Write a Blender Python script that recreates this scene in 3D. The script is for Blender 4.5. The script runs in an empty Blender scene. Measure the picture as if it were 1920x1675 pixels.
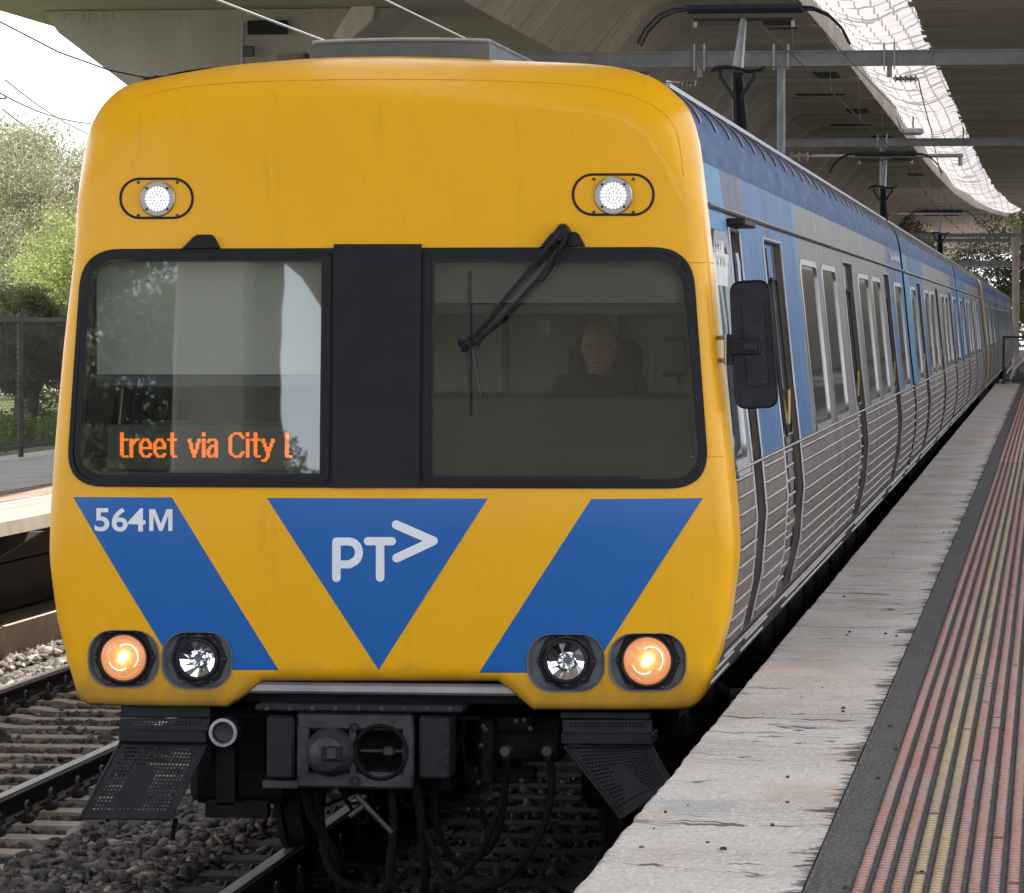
import bpy, math, random
import numpy as np
from mathutils import Vector, Matrix
from mathutils.geometry import delaunay_2d_cdt
PI = math.pi
C = bpy.context.scene.collection
S = bpy.context.scene

# ------------------------------------------------------------------ camera
FPX, VX, VY = 7900.0, 1965.0, 602.0
CAMZ = 2.63
TH = math.atan((837.5 - VY) / FPX)
PSI = math.atan((VX - 960) * math.cos(TH) / FPX)
sp, cp, st, ct = math.sin(PSI), math.cos(PSI), math.sin(TH), math.cos(TH)
CR = Vector((cp, sp, 0)); CF = Vector((-sp * ct, cp * ct, -st)); CU = CR.cross(CF)
cd = bpy.data.cameras.new('camera'); cam = bpy.data.objects.new('camera', cd); C.objects.link(cam)
M = Matrix((CR, CU, -CF)).transposed().to_4x4(); M.translation = Vector((0, 0, CAMZ))
cam.matrix_world = M
cd.sensor_width = 36; cd.lens = 36 * FPX / 1920; cd.clip_start = 0.1; cd.clip_end = 3000
S.camera = cam

def ray(px, py):
    return CR * ((px - 960) / FPX) - CU * ((py - 837.5) / FPX) + CF
def at(px, py, Y):
    d = ray(px, py); t = Y / d.y
    return Vector((d.x * t, Y, CAMZ + d.z * t))
def atx(px, py, X):
    d = ray(px, py); t = X / d.x
    return Vector((X, d.y * t, CAMZ + d.z * t))

# ------------------------------------------------------------------ world, sun, exposure
W = bpy.data.worlds.new('World'); S.world = W; W.use_nodes = True
SUN = Vector((0.36, -0.25, 0.90)).normalized()
elev = math.asin(SUN.z); azim = math.atan2(SUN.x, SUN.y)
nt = W.node_tree; nt.nodes.clear()
def wn(t): return nt.nodes.new(t)
sky = wn('ShaderNodeTexSky'); sky.sky_type = 'NISHITA'; sky.sun_disc = False
sky.sun_elevation = elev; sky.sun_rotation = azim; sky.dust_density = 2.5; sky.air_density = 1.0; sky.ozone_density = 1.0
tc = wn('ShaderNodeTexCoord'); mp = wn('ShaderNodeMapping'); mp.inputs['Scale'].default_value = (1, 1, 3)
ns = wn('ShaderNodeTexNoise'); ns.inputs['Scale'].default_value = 2.2; ns.inputs['Detail'].default_value = 6; ns.inputs['Roughness'].default_value = .55
rp = wn('ShaderNodeValToRGB'); rp.color_ramp.elements[0].position = .30; rp.color_ramp.elements[0].color = (.25, .25, .25, 1); rp.color_ramp.elements[1].position = .56
mx = wn('ShaderNodeMix'); mx.data_type = 'RGBA'; mx.inputs[7].default_value = (9.5, 10.0, 10.8, 1)
bg = wn('ShaderNodeBackground'); bg.inputs['Strength'].default_value = 0.085
wo = wn('ShaderNodeOutputWorld')
L = nt.links.new
L(tc.outputs['Generated'], mp.inputs[0]); L(mp.outputs[0], ns.inputs['Vector']); L(ns.outputs['Fac'], rp.inputs[0])
L(rp.outputs[0], mx.inputs[0]); L(sky.outputs[0], mx.inputs[6]); L(mx.outputs[2], bg.inputs[0]); L(bg.outputs[0], wo.inputs[0])
ld = bpy.data.lights.new('sun', 'SUN'); ld.energy = 3.0; ld.angle = math.radians(.53); ld.color = (1, .93, .82)
sun = bpy.data.objects.new('sun', ld); C.objects.link(sun); sun.rotation_euler = SUN.to_track_quat('Z', 'Y').to_euler(); sun.location = (0, 0, 40)
S.view_settings.view_transform = 'Standard'; S.view_settings.look = 'None'; S.view_settings.exposure = 1.85; S.view_settings.gamma = 1
S.render.engine = 'CYCLES'
S.cycles.max_bounces = 8; S.cycles.diffuse_bounces = 4; S.cycles.glossy_bounces = 4; S.cycles.transparent_max_bounces = 24
S.cycles.transmission_bounces = 4; S.cycles.use_denoising = True; S.cycles.caustics_reflective = False; S.cycles.caustics_refractive = False
S.cycles.sample_clamp_indirect = 6

# ------------------------------------------------------------------ materials
class NM:
    """small node-graph helper"""
    def __init__(s, name):
        s.m = bpy.data.materials.new(name); s.m.use_nodes = True; s.t = s.m.node_tree; s.n = s.t.nodes
        s.b = s.n['Principled BSDF']; s.out = s.n['Material Output']
        g = s.n.new('ShaderNodeNewGeometry'); s.pos = g.outputs['Position']; s.geo = g
    def new(s, t, **k):
        x = s.n.new(t)
        for a, v in k.items(): setattr(x, a, v)
        return x
    def set(s, inp, v):
        if hasattr(v, 'is_linked') or isinstance(v, bpy.types.NodeSocket): s.t.links.new(v, inp)
        else:
            if isinstance(v, tuple) and len(v) == 3 and inp.type == 'RGBA': v = v + (1,)
            inp.default_value = v
    def obj(s):
        return s.new('ShaderNodeTexCoord').outputs['Object']
    def map(s, src, scale=(1, 1, 1), loc=(0, 0, 0), rot=(0, 0, 0)):
        x = s.new('ShaderNodeMapping'); s.set(x.inputs[0], src); x.inputs['Scale'].default_value = scale
        x.inputs['Location'].default_value = loc; x.inputs['Rotation'].default_value = rot; return x.outputs[0]
    def noise(s, src, scale, detail=4, rough=.55, col=False):
        x = s.new('ShaderNodeTexNoise'); s.set(x.inputs['Vector'], src); x.inputs['Scale'].default_value = scale
        x.inputs['Detail'].default_value = detail; x.inputs['Roughness'].default_value = rough
        return x.outputs['Color' if col else 'Fac']
    def vor(s, src, scale, feature='F1', out='Distance'):
        x = s.new('ShaderNodeTexVoronoi'); x.feature = feature; s.set(x.inputs['Vector'], src); x.inputs['Scale'].default_value = scale
        return x.outputs[out]
    def ramp(s, f, stops, interp='LINEAR'):
        x = s.new('ShaderNodeValToRGB'); s.set(x.inputs[0], f); e = x.color_ramp.elements; x.color_ramp.interpolation = interp
        while len(e) < len(stops): e.new(.5)
        for i, (p, c) in enumerate(stops):
            if not isinstance(c, tuple): c = (c, c, c)
            e[i].position = p; e[i].color = c + (1,)
        return x.outputs[0]
    def mix(s, f, a, b, mode='MIX'):
        x = s.new('ShaderNodeMix'); x.data_type = 'RGBA'; x.blend_type = mode
        s.set(x.inputs[0], f); s.set(x.inputs[6], a); s.set(x.inputs[7], b); return x.outputs[2]
    def math(s, op, a, b=0.0, c=None):
        x = s.new('ShaderNodeMath'); x.operation = op; s.set(x.inputs[0], a); s.set(x.inputs[1], b)
        if c is not None: s.set(x.inputs[2], c)
        return x.outputs[0]
    def sep(s, v):
        x = s.new('ShaderNodeSeparateXYZ'); s.set(x.inputs[0], v); return x.outputs
    def comb(s, a, b, c):
        x = s.new('ShaderNodeCombineXYZ'); s.set(x.inputs[0], a); s.set(x.inputs[1], b); s.set(x.inputs[2], c); return x.outputs[0]
    def bump(s, h, strength=.3, dist=.01):
        x = s.new('ShaderNodeBump'); x.inputs['Strength'].default_value = strength; x.inputs['Distance'].default_value = dist
        s.set(x.inputs['Height'], h); s.set(s.b.inputs['Normal'], x.outputs[0]); return x.outputs[0]
    def base(s, c): s.set(s.b.inputs['Base Color'], c)
    def rough(s, v): s.set(s.b.inputs['Roughness'], v)
    def metal(s, v): s.set(s.b.inputs['Metallic'], v)

def simple(name, col, rough=.6, metal=0., var=.15, scale=6., bump=0., bscale=60., coat=0., spec=None):
    n = NM(name)
    f = n.noise(n.pos, scale, 5, .6)
    lo = tuple(c * (1 - var) for c in col); hi = tuple(min(1, c * (1 + var)) for c in col)
    n.base(n.ramp(f, [(.3, lo), (.7, hi)]))
    n.rough(rough); n.metal(metal)
    if bump: n.bump(n.noise(n.pos, bscale, 3), bump, .004)
    if coat: n.b.inputs['Coat Weight'].default_value = coat; n.b.inputs['Coat Roughness'].default_value = .12
    if spec is not None: n.b.inputs['Specular IOR Level'].default_value = spec
    return n.m

def emis(name, col, strength, rough=.3):
    n = NM(name); n.base(tuple(c * .3 for c in col)); n.rough(rough)
    n.b.inputs['Emission Color'].default_value = col + (1,); n.b.inputs['Emission Strength'].default_value = strength
    return n.m

def paint_mat(name, col, dirtc=(.12, .09, .05)):
    n = NM(name)
    f = n.noise(n.pos, 2.2, 6, .6)
    c = n.mix(n.ramp(f, [(.35, 0.), (.75, .18)]), col, tuple(x * .72 for x in col))
    # scattered insect specks and a few soft vertical grime runs
    v = n.vor(n.map(n.pos, (1, 1, 1.3)), 9.0)
    spk = n.ramp(v, [(.012, 1.), (.035, 0.)])
    sel = n.ramp(n.noise(n.pos, 3.1, 2), [(.42, 0.), (.55, .85)])
    c = n.mix(n.math('MULTIPLY', spk, sel), c, dirtc)
    st = n.noise(n.map(n.pos, (9, 9, .7)), 1.6, 5, .65)
    c = n.mix(n.ramp(st, [(.60, 0.), (.82, .22)]), c, dirtc)
    z = n.sep(n.pos)[2]
    low = n.ramp(n.math('ADD', n.math('MULTIPLY', z, .5), n.math('MULTIPLY', n.noise(n.pos, 7, 4), .12)), [(.50, .75), (.62, 0.)])
    c = n.mix(low, c, dirtc)
    n.base(c); n.rough(n.ramp(n.noise(n.pos, 5, 5), [(.3, .26), (.7, .42)]))
    n.b.inputs['Coat Weight'].default_value = .18; n.b.inputs['Coat Roughness'].default_value = .1; n.b.inputs['Specular IOR Level'].default_value = .25
    n.bump(n.noise(n.map(n.pos, (1, 1, 1)), 3.0, 2), .05, .05)
    return n.m

MT = {}
MT['yellow'] = paint_mat('yellow paint', (.80, .40, .004))
MT['seam'] = simple('dull yellow seam', (.40, .19, .006), .6)  # dull yellow tone of the seam line
MT['blue'] = paint_mat('blue paint', (.012, .115, .40), (.03, .05, .09))
MT['white'] = simple('white vinyl', (.72, .75, .82), .45, var=.05)
MT['black'] = simple('black rubber', (.006, .007, .009), .45, var=.3, spec=.22)
MT['pillar'] = simple('black pillar panel', (.007, .009, .014), .4, var=.2, spec=.22)
MT['blackmetal'] = simple('black painted steel', (.014, .015, .020), .55, var=.4, scale=14, bump=.1, spec=.25)
MT['underdark'] = simple('grimy underframe', (.010, .009, .010), .8, var=.5, scale=10, bump=.3, spec=.15)
MT['hose'] = simple('hose rubber', (.006, .005, .005), .75, var=.3, spec=.12)
MT['coupler'] = simple('coupler steel', (.040, .038, .046), .5, metal=.25, var=.45, scale=9, bump=.25, bscale=40)
MT['bezel'] = simple('grey lamp bezel', (.15, .155, .17), .5, var=.15)
MT['alu'] = simple('brushed aluminium', (.38, .375, .37), .42, metal=1., var=.08)
MT['alu_dull'] = simple('dull aluminium', (.34, .34, .36), .45, metal=.6, var=.15)
MT['chrome'] = simple('lamp reflector', (.85, .86, .88), .09, metal=1., var=.03)
MT['galv'] = simple('galvanised steel', (.20, .215, .235), .5, metal=.4, var=.25, scale=3)
MT['wire'] = simple('catenary wire', (.05, .045, .04), .5, metal=.5)
MT['wire_bright'] = simple('bright wire', (.55, .55, .55), .4, metal=.5)
MT['insul'] = simple('insulator', (.25, .23, .2), .25)
MT['bark'] = simple('bark', (.10, .075, .065), .9, var=.5, scale=5, bump=.6, bscale=20)
MT['rooftop'] = simple('roof grey', (.16, .165, .17), .55, var=.3, scale=4)
MT['podgrey'] = simple('pod grey', (.085, .095, .095), .6, var=.25, scale=4)
MT['cabwall'] = simple('cab wall', (.42, .42, .36), .7, var=.06)
MT['blind'] = simple('blind cloth', (.36, .38, .355), .8, var=.05)
MT['blindbar'] = simple('blind bar', (.045, .06, .075), .5, var=.1)
MT['desk'] = simple('desk', (.020, .024, .024), .5, var=.2)
MT['skin'] = simple('skin', (.40, .24, .18), .55, var=.08)
MT['browtone'] = simple('brow and lip tone', (.22, .11, .08), .7)
MT['jacket'] = simple('navy jacket', (.012, .016, .03), .8, var=.3)
MT['seatback'] = simple('seat fabric', (.02, .02, .022), .8, var=.2)
MT['hairgrey'] = simple('grey hair', (.13, .11, .10), .8)
MT['paper'] = simple('paper', (.6, .6, .55), .7)
MT['frost'] = simple('obscured pane', (.72, .72, .67), .4)
MT['doorhandle'] = simple('brass handle', (.42, .31, .12), .4, metal=.4)
MT['jamb'] = simple('door jamb', (.12, .092, .072), .45, metal=.5, var=.2, scale=3)
MT['led_white'] = emis('led white', (1., .97, 1.), .42)
MT['led_orange'] = emis('led orange', (1., .22, .012), .34)
MT['bulb'] = emis('bulb', (1., .62, .20), 5.)
MT['fixture'] = simple('light fixture', (.5, .52, .55), .4)

n = NM('lit lamp glass'); n.base((.75, .36, .12)); n.rough(.12)
f = n.noise(n.pos, 70, 5, .7)
n.set(n.b.inputs['Emission Color'], n.ramp(f, [(.38, (.62, .24, .08)), (.52, (1., .50, .20)), (.66, (1., .82, .55))]))
n.b.inputs['Emission Strength'].default_value = .085; n.bump(f, .5, .004); MT['litglass'] = n.m
n = NM('lamp rim amber'); n.base((.5, .2, .1)); n.rough(.25); n.b.inputs['Emission Color'].default_value = (1, .34, .13, 1); n.b.inputs['Emission Strength'].default_value = .12; MT['litrim'] = n.m

# reflector with facets
n = NM('faceted reflector'); n.metal(1.); n.rough(.12)
n.base((.8, .82, .86)); MT['facet'] = n.m

# windscreen glass
def glass(name, refl, tint, power=1.0):
    n = NM(name); t = n.new('ShaderNodeBsdfTransparent'); t.inputs[0].default_value = tint + (1,)
    g = n.new('ShaderNodeBsdfGlossy'); g.inputs['Roughness'].default_value = .012; g.inputs[0].default_value = (.95, 1, 1, 1)
    fr = n.new('ShaderNodeFresnel'); fr.inputs['IOR'].default_value = refl
    dirt = n.noise(n.map(n.pos, (1, 1, 1)), 14, 5, .6)
    bp = n.new('ShaderNodeBump'); bp.inputs['Strength'].default_value = .03; bp.inputs['Distance'].default_value = .02
    n.set(bp.inputs['Height'], n.noise(n.pos, 1.3, 2)); n.set(g.inputs['Normal'], bp.outputs[0])
    m1 = n.new('ShaderNodeMixShader'); n.set(m1.inputs[0], fr.outputs[0]); n.set(m1.inputs[1], t.outputs[0]); n.set(m1.inputs[2], g.outputs[0])
    d = n.new('ShaderNodeBsdfDiffuse'); d.inputs[0].default_value = (.45, .45, .42, 1)
    v = n.vor(n.map(n.pos, (1, 1, 2.6)), 11); spk = n.ramp(v, [(.02, .7), (.04, 0.)]); sel = n.ramp(n.noise(n.pos, 2.7, 2), [(.48, 0.), (.56, 1.)])
    fac = n.math('ADD', n.ramp(dirt, [(.4, .006), (.75, .03)]), n.math('MULTIPLY', spk, n.math('MULTIPLY', sel, .5)))
    m2 = n.new('ShaderNodeMixShader'); n.set(m2.inputs[0], fac); n.set(m2.inputs[1], m1.outputs[0]); n.set(m2.inputs[2], d.outputs[0])
    n.set(n.out.inputs[0], m2.outputs[0]); return n.m
MT['glass'] = glass('windscreen glass', 2.1, (.76, .79, .75))
MT['sideglass'] = simple('carriage window glass', (.035, .034, .033), .06, var=.2)
n = NM('carriage window glass lower'); n.base((.02, .02, .02)); n.rough(.06); MT['sideglass2'] = n.m

# stainless
def stainless():
    n = NM('stainless steel'); f = n.noise(n.map(n.pos, (1, .4, 14)), 3, 5, .6)
    c = n.ramp(f, [(.3, (.20, .16, .14)), (.7, (.31, .26, .235))])
    d = n.noise(n.map(n.pos, (1, 1.3, .5)), 1.5, 6, .65)
    c = n.mix(n.ramp(d, [(.42, .6), (.65, 0.)]), c, (.17, .125, .105))
    n.base(c); n.metal(.6); n.rough(n.ramp(d, [(.35, .6), (.65, .42)]))
    n.bump(n.noise(n.map(n.pos, (1, 1, 2.5)), 5, 3), .15, .01); return n.m
MT['steel'] = stainless()
MT['rib'] = simple('polished rib', (.21, .18, .16), .5, metal=1., var=.35, scale=3)
# wrapped upper side: blue shards with bare silver in the middle (carriage local y in metres)
n = NM('blue wrap livery'); o = n.obj(); sx, sy, sz = n.sep(o)
q = n.comb(n.math('MULTIPLY', sy, .42), n.math('ADD', n.math('MULTIPLY', sz, .55), n.math('MULTIPLY', sy, .12)), 0.0)
v = n.new('ShaderNodeTexVoronoi'); n.set(v.inputs['Vector'], q); v.inputs['Scale'].default_value = 1.3
vc = n.sep(v.outputs['Color'])[0]
shard = n.ramp(vc, [(0., (.045, .12, .27)), (.30, (.06, .22, .38)), (.48, (.07, .075, .12)), (.62, (.045, .14, .31)), (.78, (.12, .27, .40)), (.9, (.085, .09, .13))], 'CONSTANT')
shard = n.mix(n.ramp(n.noise(n.map(n.pos, (1, 3, .4)), 3, 5), [(.4, 0.), (.7, .30)]), shard, (.22, .30, .42))
silver = n.ramp(n.noise(n.map(n.pos, (1, 2, .5)), 2, 5), [(.3, (.16, .145, .13)), (.7, (.25, .228, .205))])
yy = n.math('ADD', sy, n.math('MULTIPLY', n.math('SUBTRACT', sz, 2.), -.25))
g1 = n.math('MULTIPLY', n.math('GREATER_THAN', yy, 6.9), n.math('LESS_THAN', yy, 21.2))
c = n.mix(g1, shard, silver)
n.base(c); n.rough(.5); n.metal(n.math('MULTIPLY', g1, .3)); n.b.inputs['Specular IOR Level'].default_value = .13
n.bump(n.noise(n.map(n.pos, (1, 1.5, 1)), 2.2, 3), .2, .02); MT['wrap'] = n.m
n = NM('blue roof edge'); f = n.noise(n.map(n.pos, (1, .6, 4)), 2.5, 5)
n.base(n.ramp(f, [(.3, (.030, .06, .145)), (.55, (.05, .10, .22)), (.75, (.11, .165, .29))])); n.rough(.6); n.b.inputs['Specular IOR Level'].default_value = .12
n.bump(n.noise(n.map(n.pos, (1, .8, 1)), 3.0, 3), .35, .02); MT['roofblue'] = n.m

# viaduct concretes
def concrete(name, a, b, seg=2.6, stain=(.12, .10, .085), ax=1, streak=(1, .8, .15), green=False):
    n = NM(name); p = n.sep(n.pos); k = n.math('FLOOR', n.math('DIVIDE', p[ax], seg))
    w = n.new('ShaderNodeTexWhiteNoise'); w.noise_dimensions = '1D'; n.set(w.inputs['W'], k)
    c = n.mix(w.outputs['Value'], a, b)
    f = n.noise(n.map(n.pos, streak), 2.2, 8, .65)
    c = n.mix(n.ramp(f, [(.45, 0.), (.8, .6)]), c, stain)
    fr = n.math('FRACT', n.math('DIVIDE', p[ax], seg)); jt = n.math('LESS_THAN', n.math('ABSOLUTE', n.math('SUBTRACT', fr, .5)), .487)
    c = n.mix(n.math('MULTIPLY', n.math('SUBTRACT', 1., jt), .6), c, (.05, .045, .04))
    g = n.noise(n.pos, .35, 4); c = n.mix(n.ramp(g, [(.4, 0.), (.7, .35)]), c, stain)
    n.base(c); n.rough(.85); n.bump(n.noise(n.pos, 9, 6), .25, .03); return n.m
MT['viaduct'] = concrete('viaduct concrete', (.50, .45, .39), (.68, .62, .555), stain=(.26, .21, .17))
MT['viaduct2'] = concrete('viaduct wing concrete', (.46, .41, .36), (.58, .525, .465), 2.0, stain=(.26, .22, .18))
MT['pier'] = concrete('pier concrete', (.36, .335, .29), (.41, .385, .335), 50., (.22, .20, .165), 0, (.8, .8, .25))
MT['fascia'] = concrete('fascia concrete', (.46, .43, .39), (.56, .53, .48), 2.6, (.30, .25, .2))

# platform edge concrete
n = NM('platform edge concrete'); p = n.sep(n.pos); X, Y = p[0], p[1]
f1 = n.noise(n.pos, 1.1, 6, .6)
c = n.ramp(f1, [(.3, (.45, .405, .37)), (.5, (.58, .53, .49)), (.75, (.68, .63, .60))])
f2 = n.noise(n.map(n.pos, (1, .4, 1)), 55, 3, .75); c = n.mix(n.ramp(f2, [(.56, 0.), (.66, .55)]), c, (.26, .22, .20))
f2b = n.noise(n.map(n.pos, (1, .4, 1), (7, 3, 1)), 60, 3, .75); c = n.mix(n.ramp(f2b, [(.52, 0.), (.64, .7)]), c, (.80, .75, .73))
# broomed transverse texture
br = n.noise(n.map(n.pos, (2.5, 60, 1)), 1., 3, .6); c = n.mix(n.ramp(br, [(.5, 0.), (.75, .3)]), c, (.36, .31, .27))
# orange and grey stains
so = n.noise(n.map(n.pos, (1.2, .55, 1), (3, 9, 0)), 1.9, 4); c = n.mix(n.math('MULTIPLY', n.ramp(so, [(.50, 0.), (.64, .75)]), n.ramp(br, [(.4, .3), (.6, 1.)])), c, (.50, .36, .24))
sg = n.noise(n.map(n.pos, (1.0, .8, 1), (13, 2, 0)), 1.7, 4); c = n.mix(n.ramp(sg, [(.63, 0.), (.66, .5)]), c, (.33, .35, .35))
# cracks that run across the edge
wv = n.noise(n.map(n.pos, (2.2, .0, 1)), 1.4, 4, .6)
cy = n.math('ADD', Y, n.math('ADD', n.math('MULTIPLY', wv, .5), n.math('MULTIPLY', X, .22)))
cn = n.noise(n.comb(n.math('MULTIPLY', X, .35), n.math('MULTIPLY', cy, 2.0), 0.), 1.25, 2.5, .6)
cr = n.math('LESS_THAN', n.math('ABSOLUTE', n.math('SUBTRACT', cn, .5)), .0045)
cm = n.ramp(n.noise(n.map(n.pos, (1.8, .5, 1), (2, 0, 0)), 1.1, 2), [(.40, 0.), (.46, 1.)])
c = n.mix(n.math('MULTIPLY', n.math('MULTIPLY', cr, cm), .9), c, (.06, .05, .045))
# ragged dirt creeping in from the inner edge, and a chipped dark rim on the track side
jg = n.math('ADD', n.math('MULTIPLY', n.noise(n.map(n.pos, (6, 11, 1)), 1., 6, .75), .42), n.math('MULTIPLY', n.noise(n.map(n.pos, (1, 2, 1)), 1., 3), .25))
dd = n.math('ADD', n.math('ADD', X, .665), n.math('MULTIPLY', n.math('SUBTRACT', jg, .318), 1.25))
c = n.mix(n.ramp(dd, [(.0, 0.), (.03, .93)]), c, (.035, .032, .028))
ee = n.math('ADD', n.math('SUBTRACT', -1.29, X), n.math('MULTIPLY', n.noise(n.map(n.pos, (14, 30, 1)), 1., 5, .75), .17))
c = n.mix(n.ramp(ee, [(.070, 0.), (.082, .8)]), c, (.05, .04, .035))
n.base(c); n.rough(.8)
n.bump(n.math('ADD', n.math('MULTIPLY', br, .6), n.noise(n.pos, 120, 3, .7)), .45, .004); MT['edge'] = n.m
n = NM('tan coping'); f = n.noise(n.pos, 3, 5); n.base(n.ramp(f, [(.3, (.34, .29, .23)), (.7, (.46, .40, .33))])); n.rough(.8); n.bump(n.noise(n.pos, 30, 3), .3, .006); MT['coping'] = n.m  # tan concrete of the coping

n = NM('asphalt'); f = n.noise(n.map(n.pos, (1, .4, 1)), 75, 3, .8); c = n.ramp(f, [(.35, (.030, .030, .031)), (.58, (.085, .082, .08)), (.66, (.26, .25, .24))])
f = n.noise(n.pos, 2, 5); c = n.mix(n.ramp(f, [(.4, 0.), (.75, .4)]), c, (.13, .12, .11)); n.base(c); n.rough(.85); n.bump(n.noise(n.pos, 160, 3, .8), .6, .004); MT['asphalt'] = n.m
def tactile(name, a, b, worn):
    n = NM(name); f = n.noise(n.map(n.pos, (5, 1.1, 1)), 1.3, 5, .6); c = n.ramp(f, [(.3, a), (.7, b)])
    z = n.sep(n.pos)[2]
    g = n.noise(n.map(n.pos, (3, .7, 1)), 1.7, 5, .65); c = n.mix(n.ramp(g, [(.38, 0.), (.62, .85)]), c, worn)
    k = n.noise(n.pos, 45, 3, .7); c = n.mix(n.ramp(k, [(.52, 0.), (.7, .6)]), c, (.10, .085, .07))
    fx = n.math('FLOOR', n.math('DIVIDE', n.math('ADD', n.sep(n.pos)[0], .53), .312)); fy_ = n.math('FLOOR', n.math('DIVIDE', n.math('ADD', n.sep(n.pos)[1], n.math('MULTIPLY', fx, .11)), .62))
    wn_ = n.new('ShaderNodeTexWhiteNoise'); wn_.noise_dimensions = '2D'; n.set(wn_.inputs['Vector'], n.comb(fx, fy_, 0.)); c = n.mix(n.math('MULTIPLY', wn_.outputs['Value'], .22), c, worn)
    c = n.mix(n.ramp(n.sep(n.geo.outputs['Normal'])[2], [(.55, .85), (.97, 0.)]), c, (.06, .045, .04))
    n.base(c); n.rough(.6); return n.m
MT['tac_red'] = tactile('red tactile dome', (.46, .17, .14), (.58, .27, .23), (.42, .31, .27))
MT['tac_yellow'] = tactile('yellow tactile dome', (.50, .35, .17), (.58, .44, .26), (.40, .32, .25))
MT['tac_strip'] = tactile('tactile base', (.075, .045, .04), (.11, .06, .05), (.08, .07, .065))
MT['tac_stripy'] = tactile('tactile base yellow', (.10, .08, .045), (.14, .10, .055), (.08, .07, .06))
n = NM('far tactile'); p = n.sep(n.pos)
n.base(n.ramp(n.noise(n.map(n.pos, (18, .6, 1)), 1., 3), [(.35, (.22, .16, .13)), (.6, (.42, .31, .26))])); n.rough(.7); MT['tac_far'] = n.m

def rock(name, cols):
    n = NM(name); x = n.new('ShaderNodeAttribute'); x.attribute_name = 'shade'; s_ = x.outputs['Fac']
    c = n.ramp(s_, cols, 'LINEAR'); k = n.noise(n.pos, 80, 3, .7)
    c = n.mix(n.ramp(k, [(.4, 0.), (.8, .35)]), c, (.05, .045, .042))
    px_ = n.sep(n.pos)[0]; c = n.mix(n.ramp(n.math('SUBTRACT', n.math('MULTIPLY', px_, .5), n.math('MULTIPLY', n.noise(n.pos, 2, 3), -.3)), [(.0, 0.), (.01, 0.)]), c, (.05, .04, .035)); n.base(c); n.rough(.75); n.bump(k, .2, .002); return n.m
MT['rock'] = rock('ballast stone', [(0., (.035, .030, .028)), (.35, (.145, .127, .118)), (.75, (.27, .235, .21)), (1., (.48, .42, .36))])
n = NM('ballast bed'); v = n.vor(n.pos, 18, 'F1', 'Color'); vd = n.vor(n.pos, 18)
c = n.ramp(n.sep(v)[0], [(0., (.06, .056, .055)), (.6, (.14, .13, .125)), (1., (.24, .22, .20))]); n.base(c); n.rough(.9); n.bump(vd, 1., .05); MT['bed'] = n.m
MT['sleeper'] = simple('sleeper concrete', (.52, .435, .355), .85, var=.2, scale=9, bump=.4, bscale=40)
MT['railside'] = simple('rail web rust', (.045, .032, .027), .8, var=.4, scale=12, bump=.3)
MT['railtop'] = simple('rail running surface', (.82, .82, .84), .42, metal=1., var=.08)
MT['clip'] = simple('rail clip', (.03, .027, .025), .6, var=.3)
n = NM('grass ground'); n.base(n.ramp(n.noise(n.pos, 1.5, 7, .7), [(.3, (.07, .085, .03)), (.6, (.14, .165, .05)), (.8, (.26, .24, .12))])); n.rough(.9); n.bump(n.noise(n.pos, 20, 4), 1., .1); MT['grassg'] = n.m
def leafm(name, a, b, tr=.35):
    n = NM(name); k = n.noise(n.pos, 3.3, 3); c = n.ramp(k, [(.3, a), (.7, b)]); n.base(c); n.rough(.5)
    t = n.new('ShaderNodeBsdfTranslucent'); n.set(t.inputs[0], n.mix(.4, c, (.30, .33, .10)))
    m = n.new('ShaderNodeMixShader'); m.inputs[0].default_value = tr; n.set(m.inputs[1], n.b.outputs[0]); n.set(m.inputs[2], t.outputs[0]); n.set(n.out.inputs[0], m.outputs[0]); return n.m
MT['leafA'] = leafm('olive leaf', (.15, .15, .09), (.28, .27, .17))
MT['leafB'] = leafm('bright leaf', (.16, .20, .05), (.32, .34, .11))
MT['leafC'] = leafm('dark leaf', (.08, .10, .05), (.16, .18, .09))
MT['grassblade'] = leafm('grass blade', (.10, .17, .02), (.22, .32, .05))
MT['reflwall'] = simple('reflection wall', (.27, .24, .215), .85, var=.25, scale=1.5, bump=.2)
MT['paving'] = simple('pale paving', (.48, .46, .435), .85, var=.2, scale=2, bump=.2)
MT['sleeper_shaded'] = simple('shade-darkened sleeper', (.035, .03, .028), .7, var=.4, scale=9, bump=.4, bscale=40)  # darker sleeper copy, the train's shade put into its colour
MT['dirt'] = simple('bare dirt and gravel', (.34, .31, .27), .9, var=.3, scale=.8, bump=.3)
MT['reveal'] = simple('recess wall', (.075, .065, .055), .9, var=.25, scale=3)
MT['fence'] = simple('fence steel', (.075, .07, .065), .6, metal=.4, var=.2)
MT['netline'] = simple('net cord', (.16, .13, .12), .8)
n = NM('safety netting')
p = n.sep(n.pos); wob = n.math('MULTIPLY', n.noise(n.map(n.pos, (.5, .12, 1)), 1., 3), 2.2)
w1 = n.math('FRACT', n.math('MULTIPLY', n.math('ADD', p[1], wob), .95)); ln = n.math('LESS_THAN', w1, n.math('MULTIPLY', n.noise(n.map(n.pos, (.4, .3, 1)), 1., 3), .42))
w2 = n.math('FRACT', n.math('MULTIPLY', p[0], 2.6)); ln2 = n.math('LESS_THAN', w2, .12)
tr = n.new('ShaderNodeBsdfTransparent'); tl = n.new('ShaderNodeBsdfTranslucent'); tl.inputs[0].default_value = (.21, .195, .195, 1)
df = n.new('ShaderNodeBsdfDiffuse'); df.inputs[0].default_value = (.24, .19, .16, 1)
m1 = n.new('ShaderNodeMixShader'); n.set(m1.inputs[0], .955); n.set(m1.inputs[1], tr.outputs[0]); n.set(m1.inputs[2], tl.outputs[0])
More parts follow.
